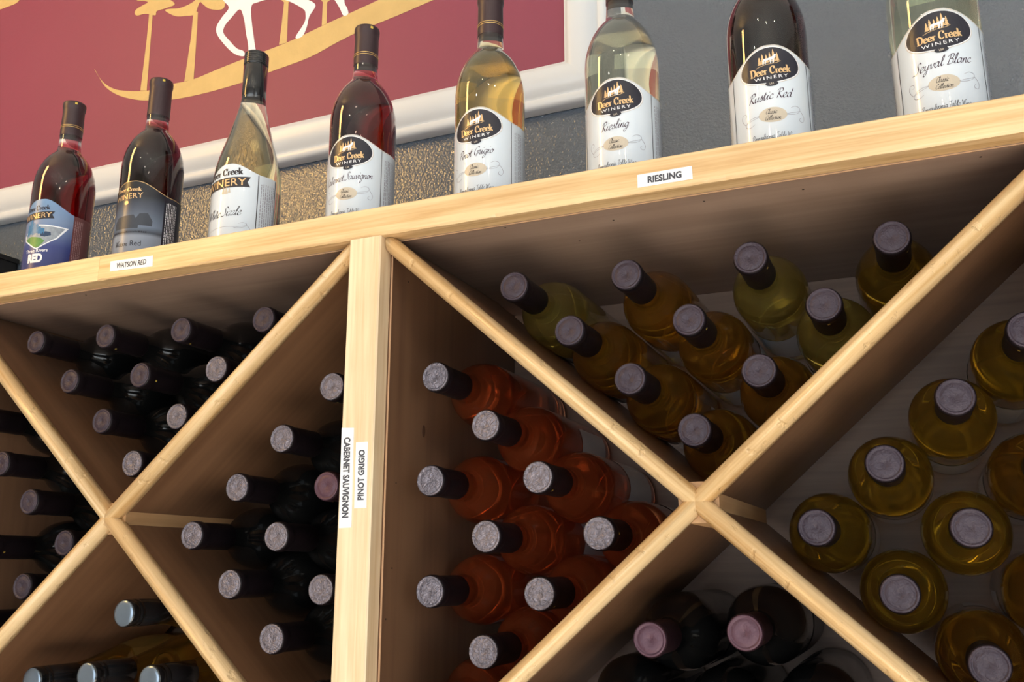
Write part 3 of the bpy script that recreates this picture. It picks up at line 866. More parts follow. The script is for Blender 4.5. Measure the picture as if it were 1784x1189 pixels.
def white_label(root, R, name_text, name_w, mat_ink=M_SCRIPT):
    """white winery label: emblem, wine name, collection oval, scrolls and side columns"""
    tilt = math.radians(3.5)
    lv, lf = label_vf(R + 0.0003, -math.radians(155), math.radians(155), 0.016, top_wave, 110)
    lab = mesh_obj('label', lv, lf, M_LABEL, root, smooth=True)
    # silver edge along the wave
    P = Print()
    pts = [(math.radians(a) * R, top_wave(math.radians(a)) - 0.0006) for a in range(-150, 151, 3)]
    P.ribbon(pts, 0.0007, 0.0007); wrap(P, R + 0.00045, 'label_edge', M_TAN, lab)
    e0 = ellipse(0.0292, 0.0192, 56, 0.13).xform(1, rot=tilt, dy=0.1068); wrap(e0, R + 0.00045, 'emblem_border', M_TAN, lab)
    e1 = ellipse(0.0288, 0.0188, 56, 0.13).xform(1, rot=tilt, dy=0.1068); wrap(e1, R + 0.0006, 'emblem_rim', M_LWHITE, lab)
    e2 = ellipse(0.0278, 0.0179, 56, 0.13).xform(1, rot=tilt, dy=0.1068); wrap(e2, R + 0.00075, 'emblem', M_NAVY, lab)
    g = Print()
    for x, z, w, h in ((-0.0085, 0.0015, .0021, .0070), (-0.0055, 0.002, .0021, .0088), (-0.002, 0.0025, .0019, .0075), (0.0012, 0.003, .0019, .0085), (0.0045, 0.003, .0021, .0108), (0.0078, 0.003, .0019, .0075)):
        g.add(conifer(x, z, w, h))
    g.ribbon(spline([(-0.0125, -0.0012), (-0.009, -0.0002), (-0.002, 0.0008), (0.006, 0.0012), (0.0105, 0.0028)]), 0.0004, 0.0009, 10)
    g.add(serif('Deer Creek').xform(0.0435 / 12.2, 0.0037, 0, -0.0092, arc=1.5))
    g.xform(1, rot=tilt, dy=0.1068); wrap(g, R + 0.0009, 'gold_lettering', M_LGOLD, lab)['kind'] = 'stuff'
    w = Print()
    w.poly([(-0.0045, 0.0030), (-0.0035, 0.0048), (0.0, 0.0050), (0.003, 0.0062), (0.0042, 0.0078), (0.0052, 0.0072), (0.0046, 0.0052), (0.003, 0.0035)])
    for x in (-0.0042, -0.0028, 0.0008, 0.0024):
        w.poly([(x, 0.0035), (x + 0.0011, 0.0035), (x + 0.0004, 0.0004), (x - 0.0003, 0.0004)])
    w.xform(1.35, 1.25, 0.0, 0.0006)
    w.add(sans('WINERY', 0.004, 1.35).xform(0.031 / sans('WINERY', 0.004, 1.35).width(), 0.0046, 0, -0.0146, arc=3.0))
    w.xform(1, rot=tilt, dy=0.1068); wrap(w, R + 0.00105, 'white_lettering', M_LWHITE, lab)['kind'] = 'stuff'
    wrap(ellipse(0.0058, 0.0026).xform(1, rot=tilt, dx=0.001, dy=0.0876), R + 0.00075, 'seal', M_NAVY, lab)
    wrap(sans('L&R', 0.0).xform(0.0024, 0.003, 0.001, 0.0866, rot=tilt), R + 0.0009, 'seal_lettering', M_TAN, lab)['kind'] = 'stuff'
    n = script(name_text)
    n.xform(name_w / n.width(), 0.0046, 0, 0, rot=math.radians(4.5)).xform(1, dy=0.0725)
    wrap(n, R + 0.0005, 'wine_name', mat_ink, lab)['kind'] = 'stuff'
    wrap(ellipse(0.0128, 0.0074).xform(1, dy=0.0565, rot=0.0), R + 0.0005, 'collection_oval', M_TAN, lab)
    c = script('Classic', .1, .22).xform(0.0019, 0.0024, -0.001, 0.0575)
    c.add(script('Collection', .1, .22).xform(0.0019, 0.0022, 0.000, 0.0515))
    c.v = [(x, y + 0.0) for x, y in c.v]
    wrap(c, R + 0.0007, 'oval_lettering', M_INK, lab)['kind'] = 'stuff'
    fl = flourish(1).add(flourish(-1)).xform(1, dy=0.0565); wrap(fl, R + 0.0005, 'scrollwork', M_GREY, lab)['kind'] = 'stuff'
    t = script('Pennsylvania Table Wine', .1, .2, shear=.15); t.xform(0.040 / t.width(), 0.0026, 0, 0.0335, rot=0.02)
    wrap(t, R + 0.0005, 'table_wine_lettering', M_INK, lab)['kind'] = 'stuff'
    ln = Print()
    for a in (-60, 60):
        u = math.radians(a) * R
        ln.poly([(u - .0004, 0.016), (u + .0004, 0.016), (u + .0004, top_wave(math.radians(a)) - 0.001), (u - .0004, top_wave(math.radians(a)) - 0.001)])
    wrap(ln, R + 0.0005, 'border_line', M_INK, lab)['kind'] = 'stuff'
    side_text(R + 0.0005, 66, 0.020, 0.103, 9, 'side_text', M_GREY, lab, 3)
    side_text(R + 0.0005, -110, 0.020, 0.098, 8, 'side_text', M_GREY, lab, 4)
    return lab


def dress(root, kind, prof, R, sigma, fill, top, capmat=M_CAPSF, band=True, cap_len=0.052):
    gv, gf = lathe(prof, 64)
    mesh_obj('glass', gv, gf, M_CLEAR, root, smooth=True)
    wv, wf = lathe(inset(prof, 0.0022, 0.006, fill), 48)
    mesh_obj('wine', wv, wf, wine('wine colour', sigma), root, smooth=True)
    if kind == 'cork':
        cv, cf = capsule_vf(top - cap_len, top, 0.0139)
        c = mesh_obj('capsule', cv, cf, capmat, root, smooth=True)
        if band:
            for z in (0.0115, 0.0140):
                v, f = ring_vf(0.0147, top - cap_len + z, top - cap_len + z + 0.0007)
                mesh_obj('gold_band', v, f, M_BAND, c, smooth=True)
        # small gold tab near the rim
        P = Print().poly([(-.0016, 0), (.0016, 0), (.0016, .003), (-.0016, .003)]).xform(1, dx=0.012 if kind else 0, dy=top - 0.0065)
        wrap(P, 0.0154, 'foil_tab', M_DOT, c)
    else:
        p = [(0.0146, top - 0.066), (0.0149, top - 0.0655), (0.0149, top - 0.0185), (0.0143, top - 0.0180), (0.0143, top - 0.0170), (0.0152, top - 0.0165)]
        z = top - 0.0155
        while z < top - 0.0035:
            p += [(0.0152, z), (0.0149, z + 0.0006), (0.0152, z + 0.0012)]; z += 0.0028
        p += [(0.0151, top - 0.0018), (0.0144, top - 0.0004), (0.0134, top), (0.0005, top)]
        v, f = lathe(p, 40)
        mesh_obj('screw_cap', v, f, capmat, root, smooth=True)


def standing(x, y, rot, label):
    o = empty('wine_bottle', (x, y, 0.0102), (0, 0, math.radians(rot)))
    tag(o, label, 'bottle', 'bottles displayed on top of the rack')
    return o


RED = (30, 140, 110); DRED = (55, 190, 170); ROSE = (30, 130, 110)
b = standing(-0.0505, 0.064, 9, 'red wine bottle with white label standing above the pine post, script Cabernet Sauvignon')
dress(b, 'cork', BORD, 0.0383, RED, 0.2245, 0.2835); white_label(b, 0.0383, 'Cabernet Sauvignon', 0.060)
b = standing(0.1130, 0.064, 2, 'golden wine bottle with white label before the sign corner, script Pinot Grigio')
dress(b, 'cork', BORD, 0.0383, (3, 8, 26), 0.2245, 0.2825); white_label(b, 0.0383, 'Pinot Grigio', 0.042)
b = standing(0.2637, 0.064, 4, 'pale clear wine bottle with white label, script Riesling, above its tape label')
dress(b, 'cork', BORD, 0.0380, (2.0, 2.2, 6.5), 0.2245, 0.2850); white_label(b, 0.0383, 'Riesling', 0.029)
b = standing(0.4102, 0.064, 9, 'very dark red bottle with white label against the grey wall, script Rustic Red')
dress(b, 'cork', BORD, 0.0378, DRED, 0.2245, 0.2850); white_label(b, 0.0383, 'Rustic Red', 0.043)
b = standing(0.5580, 0.064, 1, 'pale wine bottle with white label at the nearest shelf end, script Seyval Blanc')
dress(b, 'cork', BORD, 0.0386, (2.4, 2.2, 7.0), 0.2245, 0.2850); white_label(b, 0.0383, 'Seyval Blanc', 0.051)


# bottle with the barn picture
def barn_bottle():
    R = 0.0380
    b = standing(-0.3719, 0.064, 11, 'dark red bottle with black barn night scene label above the Watson Red tape')
    dress(b, 'cork', BORD, R, DRED, 0.2245, 0.2865, band=False, cap_len=0.054)
    m, nt, bs = new_mat('night sky label print')
    tc = N(nt, 'ShaderNodeTexCoord'); sp = N(nt, 'ShaderNodeSeparateXYZ'); cr = N(nt, 'ShaderNodeValToRGB')
    mr = N(nt, 'ShaderNodeMapRange'); mr.inputs[1].default_value = 0.016; mr.inputs[2].default_value = 0.128
    nt.links.new(tc.outputs['Object'], sp.inputs[0]); nt.links.new(sp.outputs['Z'], mr.inputs[0]); nt.links.new(mr.outputs[0], cr.inputs[0])
    e = cr.color_ramp.elements
    e[0].position = 0.0; e[0].color = (0.20, 0.23, 0.29, 1); e[1].position = 1.0; e[1].color = (0.012, 0.013, 0.018, 1)
    for p, c in ((0.345, (0.24, 0.27, 0.33)), (0.385, (0.05, 0.06, 0.08)), (0.46, (0.15, 0.19, 0.26)), (0.66, (0.07, 0.085, 0.12)), (0.82, (0.016, 0.018, 0.026))):
        k = e.new(p); k.color = (*c, 1)
    nt.links.new(cr.outputs[0], bs.inputs['Base Color']); bs.inputs['Roughness'].default_value = 0.3
    tw = lambda u: 0.1275 - 0.016 * sstep(0.004, 0.05, abs(u) * R)
    lv, lf = label_vf(R + 0.0006, -math.radians(120), math.radians(62), 0.014, tw, 60)
    lab = mesh_obj('label', lv, lf, m, b, smooth=True)
    lv, lf = label_vf(R + 0.00055, math.radians(62), math.radians(120), 0.014, tw, 30)
    bl = mesh_obj('back_label', lv, lf, M_NAVY, b, smooth=True)
    P = Print().ribbon([(math.radians(a) * R, tw(math.radians(a)) - 0.0004) for a in range(-110, 118, 3)], 0.0007, 0.0007)
    wrap(P, R + 0.0008, 'label_edge', M_LGOLD, lab)
    P = sans('WINERY', 0.006, 1.05).xform(0.0110, 0.0100, -0.006, 0.1035, rot=0.06)
    P.add(serif('Deer Creek').xform(0.0036, 0.0024, -0.006, 0.1142, arc=-1)); P.add(ellipse(.003, .0028).xform(1, dy=0.0985, dx=-0.006))
    wrap(P, R + 0.0008, 'gold_lettering', M_LGOLD, lab)['kind'] = 'stuff'
    P = Print()   # barn roofs
    P.poly([(-0.020, 0.058), (-0.020, 0.066), (-0.0145, 0.074), (0.010, 0.076), (0.0165, 0.066), (0.0165, 0.058)])
    P.poly([(0.010, 0.062), (0.012, 0.070), (0.017, 0.0775), (0.027, 0.0785), (0.033, 0.069), (0.033, 0.062)])
    P.xform(1, dx=-0.004, dy=0.006)
    wrap(P, R + 0.0008, 'barn_picture', plain('barn silhouette ink', (0.035, 0.042, 0.058), 0.4), lab)['kind'] = 'stuff'
    P = Print()
    rnd = random.Random(5)
    x = -0.028
    while x < 0.022:
        L = rnd.uniform(0.001, 0.0032); hh = rnd.uniform(0.001, 0.0022)
        P.poly([(x, 0.0585), (x + L, 0.0585), (x + L, 0.0585 + hh), (x, 0.0585 + hh)]); x += L + 0.0006
    P.add(script('Watson', .1, .26, shear=.1).xform(0.0034, 0.0034, -0.008, 0.041)); P.add(sans('Red', 0.004).xform(0.009, 0.0098, 0.0115, 0.0412))
    wrap(P, R + 0.0008, 'wine_name', M_NAVY, lab)['kind'] = 'stuff'
    side_text(R + 0.0008, 66, 0.016, 0.104, 7, 'side_text', M_LWHITE, bl, 8)


barn_bottle()


# bottle with the city picture
def city_bottle():
    R = 0.0392
    prof = [(r * 0.0392 / 0.0383 if z < 0.2 else r, z) for r, z in BORD]
    b = standing(-0.5303, 0.064, 12, 'ruby bottle with blue city picture label, furthest from the post on the shelf')
    dress(b, 'cork', prof, R, ROSE, 0.2245, 0.2870)
    m, nt, bs = new_mat('blue label print')
    tc = N(nt, 'ShaderNodeTexCoord'); sp = N(nt, 'ShaderNodeSeparateXYZ'); cr = N(nt, 'ShaderNodeValToRGB')
    mr = N(nt, 'ShaderNodeMapRange'); mr.inputs[1].default_value = 0.014; mr.inputs[2].default_value = 0.130
    nt.links.new(tc.outputs['Object'], sp.inputs[0]); nt.links.new(sp.outputs['Z'], mr.inputs[0]); nt.links.new(mr.outputs[0], cr.inputs[0])
    e = cr.color_ramp.elements
    e[0].position = 0.0; e[0].color = (0.030, 0.035, 0.14, 1); e[1].position = 1.0; e[1].color = (0.15, 0.27, 0.45, 1)
    for p, c in ((0.42, (0.035, 0.05, 0.19)), (0.72, (0.17, 0.24, 0.38))):
        k = e.new(p); k.color = (*c, 1)
    nt.links.new(cr.outputs[0], bs.inputs['Base Color']); bs.inputs['Roughness'].default_value = 0.33
    tw = lambda u: 0.1285 - 0.019 * sstep(0.004, 0.046, abs(u) * R)
    lv, lf = label_vf(R + 0.0006, -math.radians(75), math.radians(62), 0.012, tw, 60)
    lab = mesh_obj('label', lv, lf, m, b, smooth=True)
    lv, lf = label_vf(R + 0.00055, math.radians(62.4), math.radians(105), 0.012, lambda u: 0.1095, 24)
    bl = mesh_obj('back_label', lv, lf, plain('maroon back label print', (0.15, 0.055, 0.055), 0.4), b, smooth=True)
    side_text(R + 0.0008, 65, 0.014, 0.104, 5, 'side_text', plain('pink fine print', (0.36, 0.22, 0.23), 0.5), bl, 12)
    P = Print().poly([(-0.024, 0.079), (-0.006, 0.093), (0.012, 0.092), (0.038, 0.090), (0.026, 0.074), (0.004, 0.060), (0.000, 0.0585), (-0.005, 0.061), (-0.022, 0.072)])
    wrap(P, R + 0.0008, 'map_border', M_LWHITE, lab)
    P = Print().poly([(-0.0215, 0.080), (-0.006, 0.0915), (0.012, 0.0905), (0.034, 0.0885), (0.024, 0.0745), (0.004, 0.0615), (0.000, 0.060), (-0.0045, 0.0625), (-0.020, 0.073)])
    wrap(P, R + 0.0009, 'city_picture', plain('grey city print', (0.27, 0.30, 0.34), 0.4, vary=0.45, vscale=220), lab)
    P = Print().poly([(-0.0205, 0.073), (-0.010, 0.0765), (0.004, 0.0745), (0.011, 0.0700), (0.004, 0.0620), (0.000, 0.0605), (-0.0045, 0.0625)])
    wrap(P, R + 0.0010, 'park', plain('green park print', (0.10, 0.24, 0.06), 0.4, vary=0.4, vscale=180), lab)
    P = Print()
    for x, z, w, h in ((-0.016, 0.078, .0022, .016), (-0.0115, 0.080, .0022, .021), (-0.007, 0.079, .002, .017), (-0.0025, 0.081, .0024, .013), (0.002, 0.080, .002, .010), (0.0065, 0.080, .0025, .008)):
        P.poly([(x - w, z), (x + w, z), (x + w, z + h * .9), (x, z + h), (x - w, z + h * .9)])
    wrap(P, R + 0.0010, 'tower', plain('blue tower print', (0.04, 0.16, 0.32), 0.35, vary=0.4, vscale=300), lab)['kind'] = 'stuff'
    P = Print().poly([(0.004, 0.080), (0.010, 0.083), (0.017, 0.0825), (0.018, 0.078), (0.010, 0.0755), (0.004, 0.077)])
    wrap(P, R + 0.0010, 'river', plain('navy river print', (0.02, 0.045, 0.10), 0.35), lab)
    P = Print().poly([(-0.032, 0.0985), (0.0195, 0.1015), (0.0165, 0.1065), (0.0195, 0.1115), (-0.032, 0.1085), (-0.029, 0.1035)])
    P.add(serif('Deer Creek').xform(0.0036, 0.0032, -0.006, 0.1130, rot=0.04))
    wrap(P, R + 0.0009, 'banner', M_NAVY, lab)
    P = sans('WINERY', 0.006, 1.05).xform(0.0112, 0.0100, -0.006, 0.1018, rot=0.05)
    wrap(P, R + 0.0011, 'gold_lettering', M_LGOLD, lab)['kind'] = 'stuff'
    P = sans('Three Rivers', 0.02).xform(0.0062, 0.0066, 0.000, 0.0545, rot=0.05)
    P.add(sans('RED', 0.06).xform(0.0115, 0.0155, 0.000, 0.0410, rot=0.04))
    wrap(P, R + 0.0009, 'wine_name', M_LWHITE, lab)['kind'] = 'stuff'


city_bottle()


# white wine with the black banner label and screw cap
def banner_bottle():
    R = 0.0408
    b = standing(-0.2149, 0.064, 6, 'pale sloping shoulder bottle with black screw cap and banner label on the shelf')
    dress(b, 'screw', BURG, R, (2.2, 4.2, 12), 0.2215, 0.2885, capmat=M_SCREW)
    tw = lambda u: 0.1215 - (0.0125 if u > 0 else 0.018) * sstep(0.004, 0.042, abs(u) * R)
    # above 0.10 the glass tapers: keep the label on a slightly leaning wall
    def lean(o, r0):
        for v in o.data.vertices:
            z = v.co.z
            r = math.hypot(v.co.x, v.co.y)
            if z > 0.100:
                rr = r
                for (ra, za), (rb, zb) in zip(BURG, BURG[1:]):
                    if za <= z <= zb: rr = ra + (rb - ra) * (z - za) / (zb - za) + (r - R)
                s = rr / r; v.co.x *= s; v.co.y *= s
        return o
    v = []; f = []
    nu, nz = 60, 8
    a0, a1 = -math.radians(110), math.radians(88)
    for i in range(nu + 1):
        u = a0 + (a1 - a0) * i / nu
        for k in range(nz + 1):
            z = 0.016 + (tw(u) - 0.016) * k / nz
            v.append(((R + 0.0005) * math.sin(u), -(R + 0.0005) * math.cos(u), z))
    for i in range(nu):
        for k in range(nz):
            q = i * (nz + 1) + k; f.append((q, q + nz + 1, q + nz + 2, q + 1))
    lab = lean(mesh_obj('label', v, f, M_LABEL, b, smooth=True), R)
    P = Print().poly([(-0.040, 0.0885), (0.0285, 0.0915), (0.025, 0.0975), (0.0285, 0.1045), (-0.040, 0.1015), (-0.036, 0.095)])
    P.add(serif('Deer Creek', .18, .46).xform(0.0048, 0.0042, -0.006, 0.1062, rot=0.05))
    lean(wrap(P, R + 0.0007, 'banner', M_INK, lab), R)
    P = sans('WINERY', 0.012, 1.05).xform(0.0152, 0.0130, -0.006, 0.0922, rot=0.04)
    lean(wrap(P, R + 0.0010, 'banner_lettering', M_LGOLD, lab), R)['kind'] = 'stuff'
    P = conifer(-0.004, 0.083, .003, .008).add(conifer(0.0, 0.083, .003, .007)).add(conifer(0.004, 0.084, .002, .006))
    wrap(P, R + 0.0007, 'small_pines', M_TAN, lab)['kind'] = 'stuff'
    P = script('White Sizzle'); P.xform(0.050 / P.width(), 0.0054, -0.004, 0, rot=0.06).xform(1, dy=0.0545)
    wrap(P, R + 0.0007, 'wine_name', M_INK, lab)['kind'] = 'stuff'
    P = flourish(1).add(flourish(-1)).xform(1.05, 0.8, 0.0, 0.040); P.ribbon(spline([(-.013, .0405), (0, .0415), (.014, .0412)]), .0003, .0005)
    wrap(P, R + 0.0007, 'scrollwork', M_GREY, lab)['kind'] = 'stuff'
    ln = Print()
    for a in (53, 87):
        u = math.radians(a) * R; ln.ribbon([(u, .016 + (tw(math.radians(a)) - .017) * k / 14) for k in range(15)], .001, .001)
    lean(wrap(ln, R + 0.0007, 'border_line', M_INK, lab), R)['kind'] = 'stuff'
    side_text(R + 0.0007, 57, 0.018, 0.099, 7, 'side_text', M_GREY, lab, 21, 0.0029)


banner_bottle()

# ------------------------------------------------------------------ bottles lying in the bins
RB = 0.0379
RACKP = [(0.026, 0.004), (0.033, 0.0), (0.0372, 0.002), (RB, 0.007), (RB, 0.160), (0.0376, 0.170), (0.0362, 0.178), (0.0340, 0.186), (0.0308, 0.194),
         (0.0262, 0.2015), (0.0212, 0.2075), (0.0180, 0.2115), (0.0160, 0.2165), (0.0150, 0.2230), (0.0146, 0.2360), (0.0144, 0.2700), (0.0142, 0.2860)]
BURGR = [(r * 1.0, z) for r, z in BURG]


def cap_faces(top, r):
    """embossed end of a foil capsule: raised ring, dished centre"""
    p = [(r, top - 0.0006), (r - 0.0004, top + 0.0003), (r - 0.0014, top + 0.0007), (r - 0.0022, top + 0.0004), (r - 0.0028, top - 0.0005),
         (r - 0.0036, top - 0.0004), (r - 0.0044, top + 0.0002), (r - 0.0075, top + 0.0003), (0.0018, top), (0.0012, top - 0.0005), (0.0003, top - 0.0006)]
    return lathe(p, 28)


def rack_capsule_vf(top, length):
    r = 0.0150
    p = [(r - 0.0002, top - length), (r + 0.0001, top - length + 0.0008), (r - 0.0001, top - 0.016), (r + 0.0001, top - 0.0125), (r + 0.0009, top - 0.0105),
         (r + 0.0010, top - 0.0042), (r + 0.0006, top - 0.0018), (r - 0.0001, top - 0.0006)]
    return lathe(p, 28), r


def make_rack_bottle(glassmat, facemat, capmat, labmat, screw=False):
    root = empty('wine_bottle')
    prof = BURGR if screw else RACKP
    v, f = lathe(prof, 40)
    mesh_obj('glass', v, f, glassmat, root, smooth=True)
    top = 0.2885
    if not screw:
        (v, f), r = rack_capsule_vf(top, 0.058)
        c = mesh_obj('capsule', v, f, capmat, root, smooth=True)
        v, f = cap_faces(top, r)
        mesh_obj('capsule_end', v, f, facemat, c, smooth=True)
        P = Print().poly([(-.0011, 0), (.0011, 0), (.0011, .0026), (-.0011, .0026)]).xform(1, dy=top - 0.0145)
        wrap(P, r + 0.0006, 'foil_tab', M_DOT, c)
    else:
        p = [(0.0148, top - 0.062), (0.0153, top - 0.0615), (0.0153, top - 0.020), (0.0147, top - 0.0195), (0.0147, top - 0.0185), (0.0155, top - 0.018),
             (0.0155, top - 0.0125), (0.0151, top - 0.0122), (0.0151, top - 0.0115), (0.0155, top - 0.0112), (0.0154, top - 0.003), (0.0147, top - 0.0008)]
        v, f = lathe(p, 32); c = mesh_obj('screw_cap', v, f, M_SCREW, root, smooth=True)
        v, f = lathe([(0.0148, top - 0.0010), (0.0138, top - 0.0002), (0.011, top + 0.0004), (0.006, top + 0.0008), (0.0003, top + 0.001)], 28)
        mesh_obj('cap_end', v, f, M_STEEL, c, smooth=True)
    R = prof[4][0]
    lv, lf = label_vf(R + 0.0004, -math.radians(130), math.radians(130), 0.022, lambda u: 0.118 - 0.012 * sstep(0.004, 0.045, abs(u) * R), 44)
    mesh_obj('label', lv, lf, labmat, root, smooth=True)
    return root


def copy_tree(o, parent=None):
    c = o.copy(); COL.objects.link(c)
    if parent: c.parent = parent
    for ch in o.children:
        copy_tree(ch, c)
    return c


G_RIES = tinted_body('straw riesling in clear glass', (0.84, 0.74, 0.42), (1.0, 0.78, 0.22), (0.08, 0.6, 4.5), 0.11)
G_GOLD = tinted_body('amber white wine in clear glass', (0.80, 0.52, 0.26), (1.0, 0.47, 0.08), (0.1, 1.7, 8.0))
G_OLIVE = tinted_body('olive white wine in clear glass', (0.80, 0.60, 0.28), (1.0, 0.60, 0.09), (0.1, 1.25, 7.5))
G_ROSE = tinted_body('orange blush wine in clear glass', (0.78, 0.38, 0.24), (1.0, 0.20, 0.06), (0.1, 4.2, 7.5), 0.13)
PROTO = {
 'riesling': make_rack_bottle(G_RIES, M_FACE, M_CAPS, M_LABEL),
 'golden': make_rack_bottle(G_GOLD, M_FACE, M_CAPS, M_LABEL),
 'olive': make_rack_bottle(G_OLIVE, M_FACE, M_CAPS, M_LABEL),
 'blush': make_rack_bottle(G_ROSE, M_FACE_S, M_CAPS, M_LABEL),
 'dark': make_rack_bottle(M_DARKGL, M_FACE, M_CAPS, M_NAVY),
 'darks': make_rack_bottle(M_DARKGL, M_FACE_S, M_CAPS, M_NAVY),
 'plum': make_rack_bottle(M_DARKGL, M_FACE_P, M_CAPS_P, M_NAVY),
 'screw': make_rack_bottle(G_GOLD, M_FACE, M_CAPS, M_LABEL, True),
}
first_used = set()
ORD = ['first', 'second', 'third', 'fourth', 'fifth']
LAID = []


def lay(kind, x, z, label, group, dy=0.0, tilt=(0, 0), spin=None):
    LAID.append([kind, x, z, label, group, dy, tilt, spin])


def settle():
    """nudge the bottles by a few millimetres until none touches a board or another bottle"""
    rad = [0.0416 if q[0] == 'screw' else 0.0385 for q in LAID]
    for it in range(400):
        moved = 0
        for i, q in enumerate(LAID):
            r = rad[i]
            for cx in (AX, -AX):
                if abs(q[1] - cx) > AX: continue
                dx, dz = q[1] - cx, q[2] + BZ
                for sg_ in (1, -1):
                    dist = (dz - sg_ * K * dx) / CL
                    need = r + PAN_T / 2
                    if abs(dist) < need:
                        push = (need - abs(dist) + 1e-5) * (1 if dist > 0 else -1)
                        q[1] += -sg_ * K / CL * push; q[2] += push / CL; moved += 1
                lo, hi = cx - AX + 0.0210 + r, cx + AX - 0.0210 - r
                if q[1] < lo: q[1] = lo; moved += 1
                if q[1] > hi: q[1] = hi; moved += 1
            if q[2] > -r - 0.001: q[2] = -r - 0.001; moved += 1
            for j in range(i):
                p = LAID[j]; ex, ez = q[1] - p[1], q[2] - p[2]; d = math.hypot(ex, ez); need = r + rad[j]
                if 1e-6 < d < need and not ((q[1] > 0) != (p[1] > 0)):
                    h = (need - d) / 2 / d
                    q[1] += ex * h; q[2] += ez * h; p[1] -= ex * h; p[2] -= ez * h; moved += 1
        if not moved: break


def place(kind, x, z, label, group, dy, tilt, spin):
    if kind not in first_used: o = PROTO[kind]; first_used.add(kind)
    else: o = copy_tree(PROTO[kind])
    rnd = random.Random(int((x + 3) * 9931 + (z + 3) * 613))
    o.rotation_mode = 'XYZ'
    tx, tz = tilt
    q = Matrix.Rotation(math.radians(tz), 4, 'Z') @ Matrix.Rotation(math.radians(90 + tx), 4, 'X') @ Matrix.Rotation(math.radians(rnd.uniform(-70, 70) if spin is None else spin), 4, 'Z')
    o.rotation_euler = q.to_euler()
    o.location = (x, 0.3345 + dy + rnd.uniform(-0.003, 0.004), z)
    tag(o, label, 'bottle', group)
    return o


# bin above the right hand crossing: pale wines, four rows
RT = [[(.149, -.061), (.265, -.062), (.384, -.059), (.505, -.058)], [(.206, -.114), (.325, -.112), (.445, -.112)], [(.265, -.166), (.386, -.166)], [(.323, -.217)]]
RTK = [['riesling', 'golden', 'riesling', 'olive'], ['golden', 'golden', 'riesling'], ['golden', 'golden'], ['golden']]
ROW = ['top row', 'second row', 'third row', 'bottom row']
for r, row in enumerate(RT):
    for i, (x, z) in enumerate(row):
        kk = RTK[r][i]
        nm = {'riesling': 'yellow', 'golden': 'amber', 'olive': 'olive gold'}[kk]
        lay(kk, x, z, '%s wine bottle, %s of the bin below the Riesling tape, %s from post' % (nm, ROW[r], ORD[i]) if len(row) > 1 else
            'amber wine bottle alone at the bottom of the bin below the Riesling tape', 'bottles in the bin under the Riesling tape')
# bin above the left hand crossing: dark reds
LT = [[(-.162, -.060), (-.286, -.060), (-.408, -.059), (-.530, -.059)], [(-.225, -.113), (-.346, -.112), (-.466, -.114)], [(-.284, -.165), (-.404, -.167)], [(-.341, -.220)]]
for r, row in enumerate(LT):
    for i, (x, z) in enumerate(row):
        lay('darks' if (r, i) in ((1, 0), (2, 0), (3, 0)) else 'dark', x, z, 'dark bottle, %s of the bin below the Watson Red tape, %s from post' % (ROW[r], ORD[i]) if len(row) > 1 else
            'dark bottle alone in the bottom row of the bin below the Watson Red tape', 'bottles in the bin under the Watson Red tape')
# bins beside the post
COLW = ['the column touching the post', 'the second column from the post', 'the third column from the post']
LR = [[(-.066, -.145), (-.066, -.252), (-.066, -.358), (-.066, -.465)], [(-.129, -.198), (-.128, -.305), (-.128, -.412)], [(-.191, -.253), (-.189, -.358)], [(-.248, -.306)]]
for c, col in enumerate(LR):
    for i, (x, z) in enumerate(col):
        k = 'plum' if (c, i) == (0, 1) else 'darks'
        lab = ('%s wine bottle %s down in %s, Cabernet bin' % ('pink capped' if k == 'plum' else 'dark', ORD[i], COLW[c])) if len(col) > 1 else 'dark red wine bottle nearest the board crossing in the Cabernet Sauvignon bin'
        lay(k, x, z, lab, 'bottles in the Cabernet Sauvignon bin', spin=0)
RL = [[(.055, -.144), (.059, -.251), (.058, -.358), (.058, -.465)], [(.118, -.198), (.118, -.306), (.119, -.413)], [(.175, -.252), (.175, -.359)], [(.234, -.305)]]
for c, col in enumerate(RL):
    for i, (x, z) in enumerate(col):
        lab = ('orange blush bottle %s down in %s, Pinot bin' % (ORD[i], COLW[c])) if len(col) > 1 else 'orange blush bottle nearest the board crossing in the Pinot Grigio bin'
        lay('blush', x, z, lab, 'bottles in the Pinot Grigio bin', spin=(c * 50 - 60))
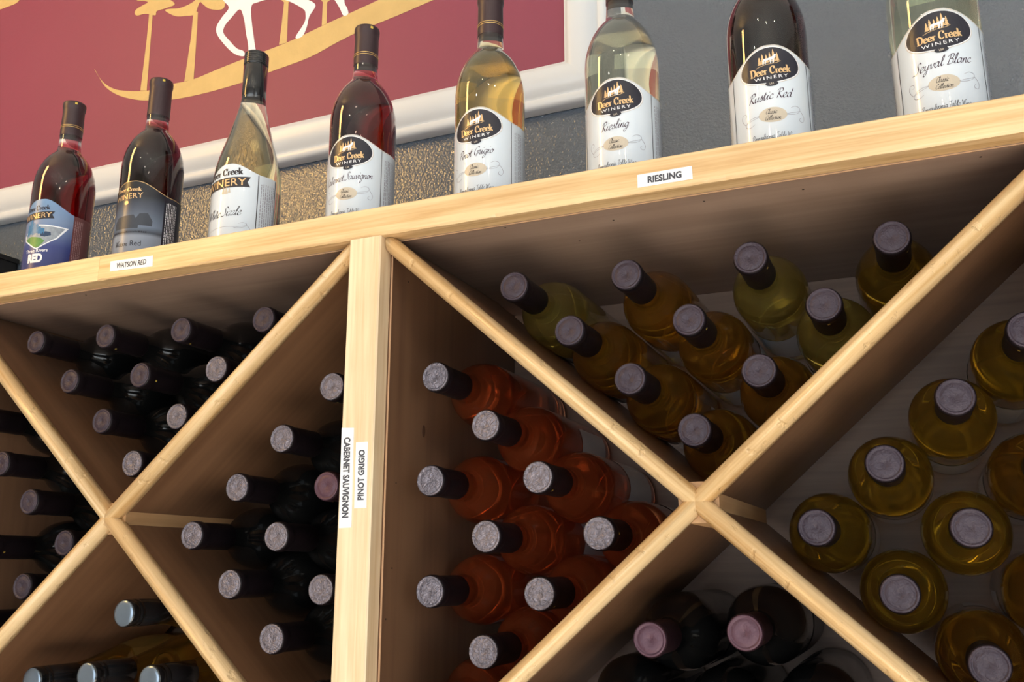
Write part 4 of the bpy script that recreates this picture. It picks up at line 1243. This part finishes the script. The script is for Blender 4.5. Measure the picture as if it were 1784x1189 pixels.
# bin to the right of the right hand crossing: olive white wines
RR = [('olive', .424, -.303, 'nearest the board crossing'), ('olive', .482, -.252, 'just above the crossing one'), ('olive', .483, -.357, 'just below the crossing one'),
      ('olive', .540, -.201, 'third up along the rising board'), ('olive', .542, -.304, 'in the middle with a tilted cap'), ('golden', .541, -.410, 'low down against the falling board'),
      ('olive', .598, -.150, 'highest up beside the rising board'), ('golden', .600, -.256, 'second highest beside the far post'), ('golden', .600, -.358, 'third highest beside the far post'),
      ('golden', .600, -.463, 'lowest beside the far post')]
for k, x, z, w in RR:
    tl = (0, 0)
    if (x, z) == (.542, -.304): tl = (0.1, -0.15)
    lay(k, x, z, '%s wine bottle %s in the end bin' % ({'olive': 'olive yellow', 'golden': 'amber'}[k], w), 'white wine bottles in the end bin', tilt=tl)
# bin below the right hand crossing
RBN = [(.276, -.397, 'on top, nearer the post'), (.359, -.389, 'on top, farther from the post'), (.225, -.458, 'low, nearest the post'),
       (.318, -.465, 'low in the middle'), (.404, -.458, 'low, farther from the post')]
for x, z, w in RBN:
    lay('plum', x, z, 'black bottle with plum cap under the crossing, %s'  % w, 'black bottles in the lower middle bin', dy=0.005)
# bin below the left hand crossing: screw caps
LB = [(-.333, -.389, 'on top of the three others'), (-.473, -.456, 'in the low row, farthest from the post'), (-.382, -.455, 'in the low row, middle one'), (-.290, -.452, 'in the low row, nearest the post')]
for x, z, w in LB:
    lay('screw', x, z, 'amber bottle with black screw cap, %s' % w, 'screw cap bottles in the lower bin', dy=0.003)
# bin at the far side of the left hand crossing
LL = [(-.443, -.309, 'nearest the board crossing'), (-.502, -.255, 'second from the crossing, upper'), (-.507, -.364, 'second from the crossing, lower'), (-.561, -.204, 'third from the crossing, highest'),
      (-.566, -.310, 'third from the crossing, middle'), (-.570, -.420, 'third from the crossing, lowest'), (-.608, -.150, 'beside the far side panel, highest'), (-.608, -.470, 'beside the far side panel, lowest')]
for x, z, w in LL:
    lay('dark', x, z, 'dark bottle %s, in the far bin' % w, 'dark bottles in the far bin')
settle()
for q in LAID: place(*q)
for k in PROTO:
    if k not in first_used: raise RuntimeError(k)
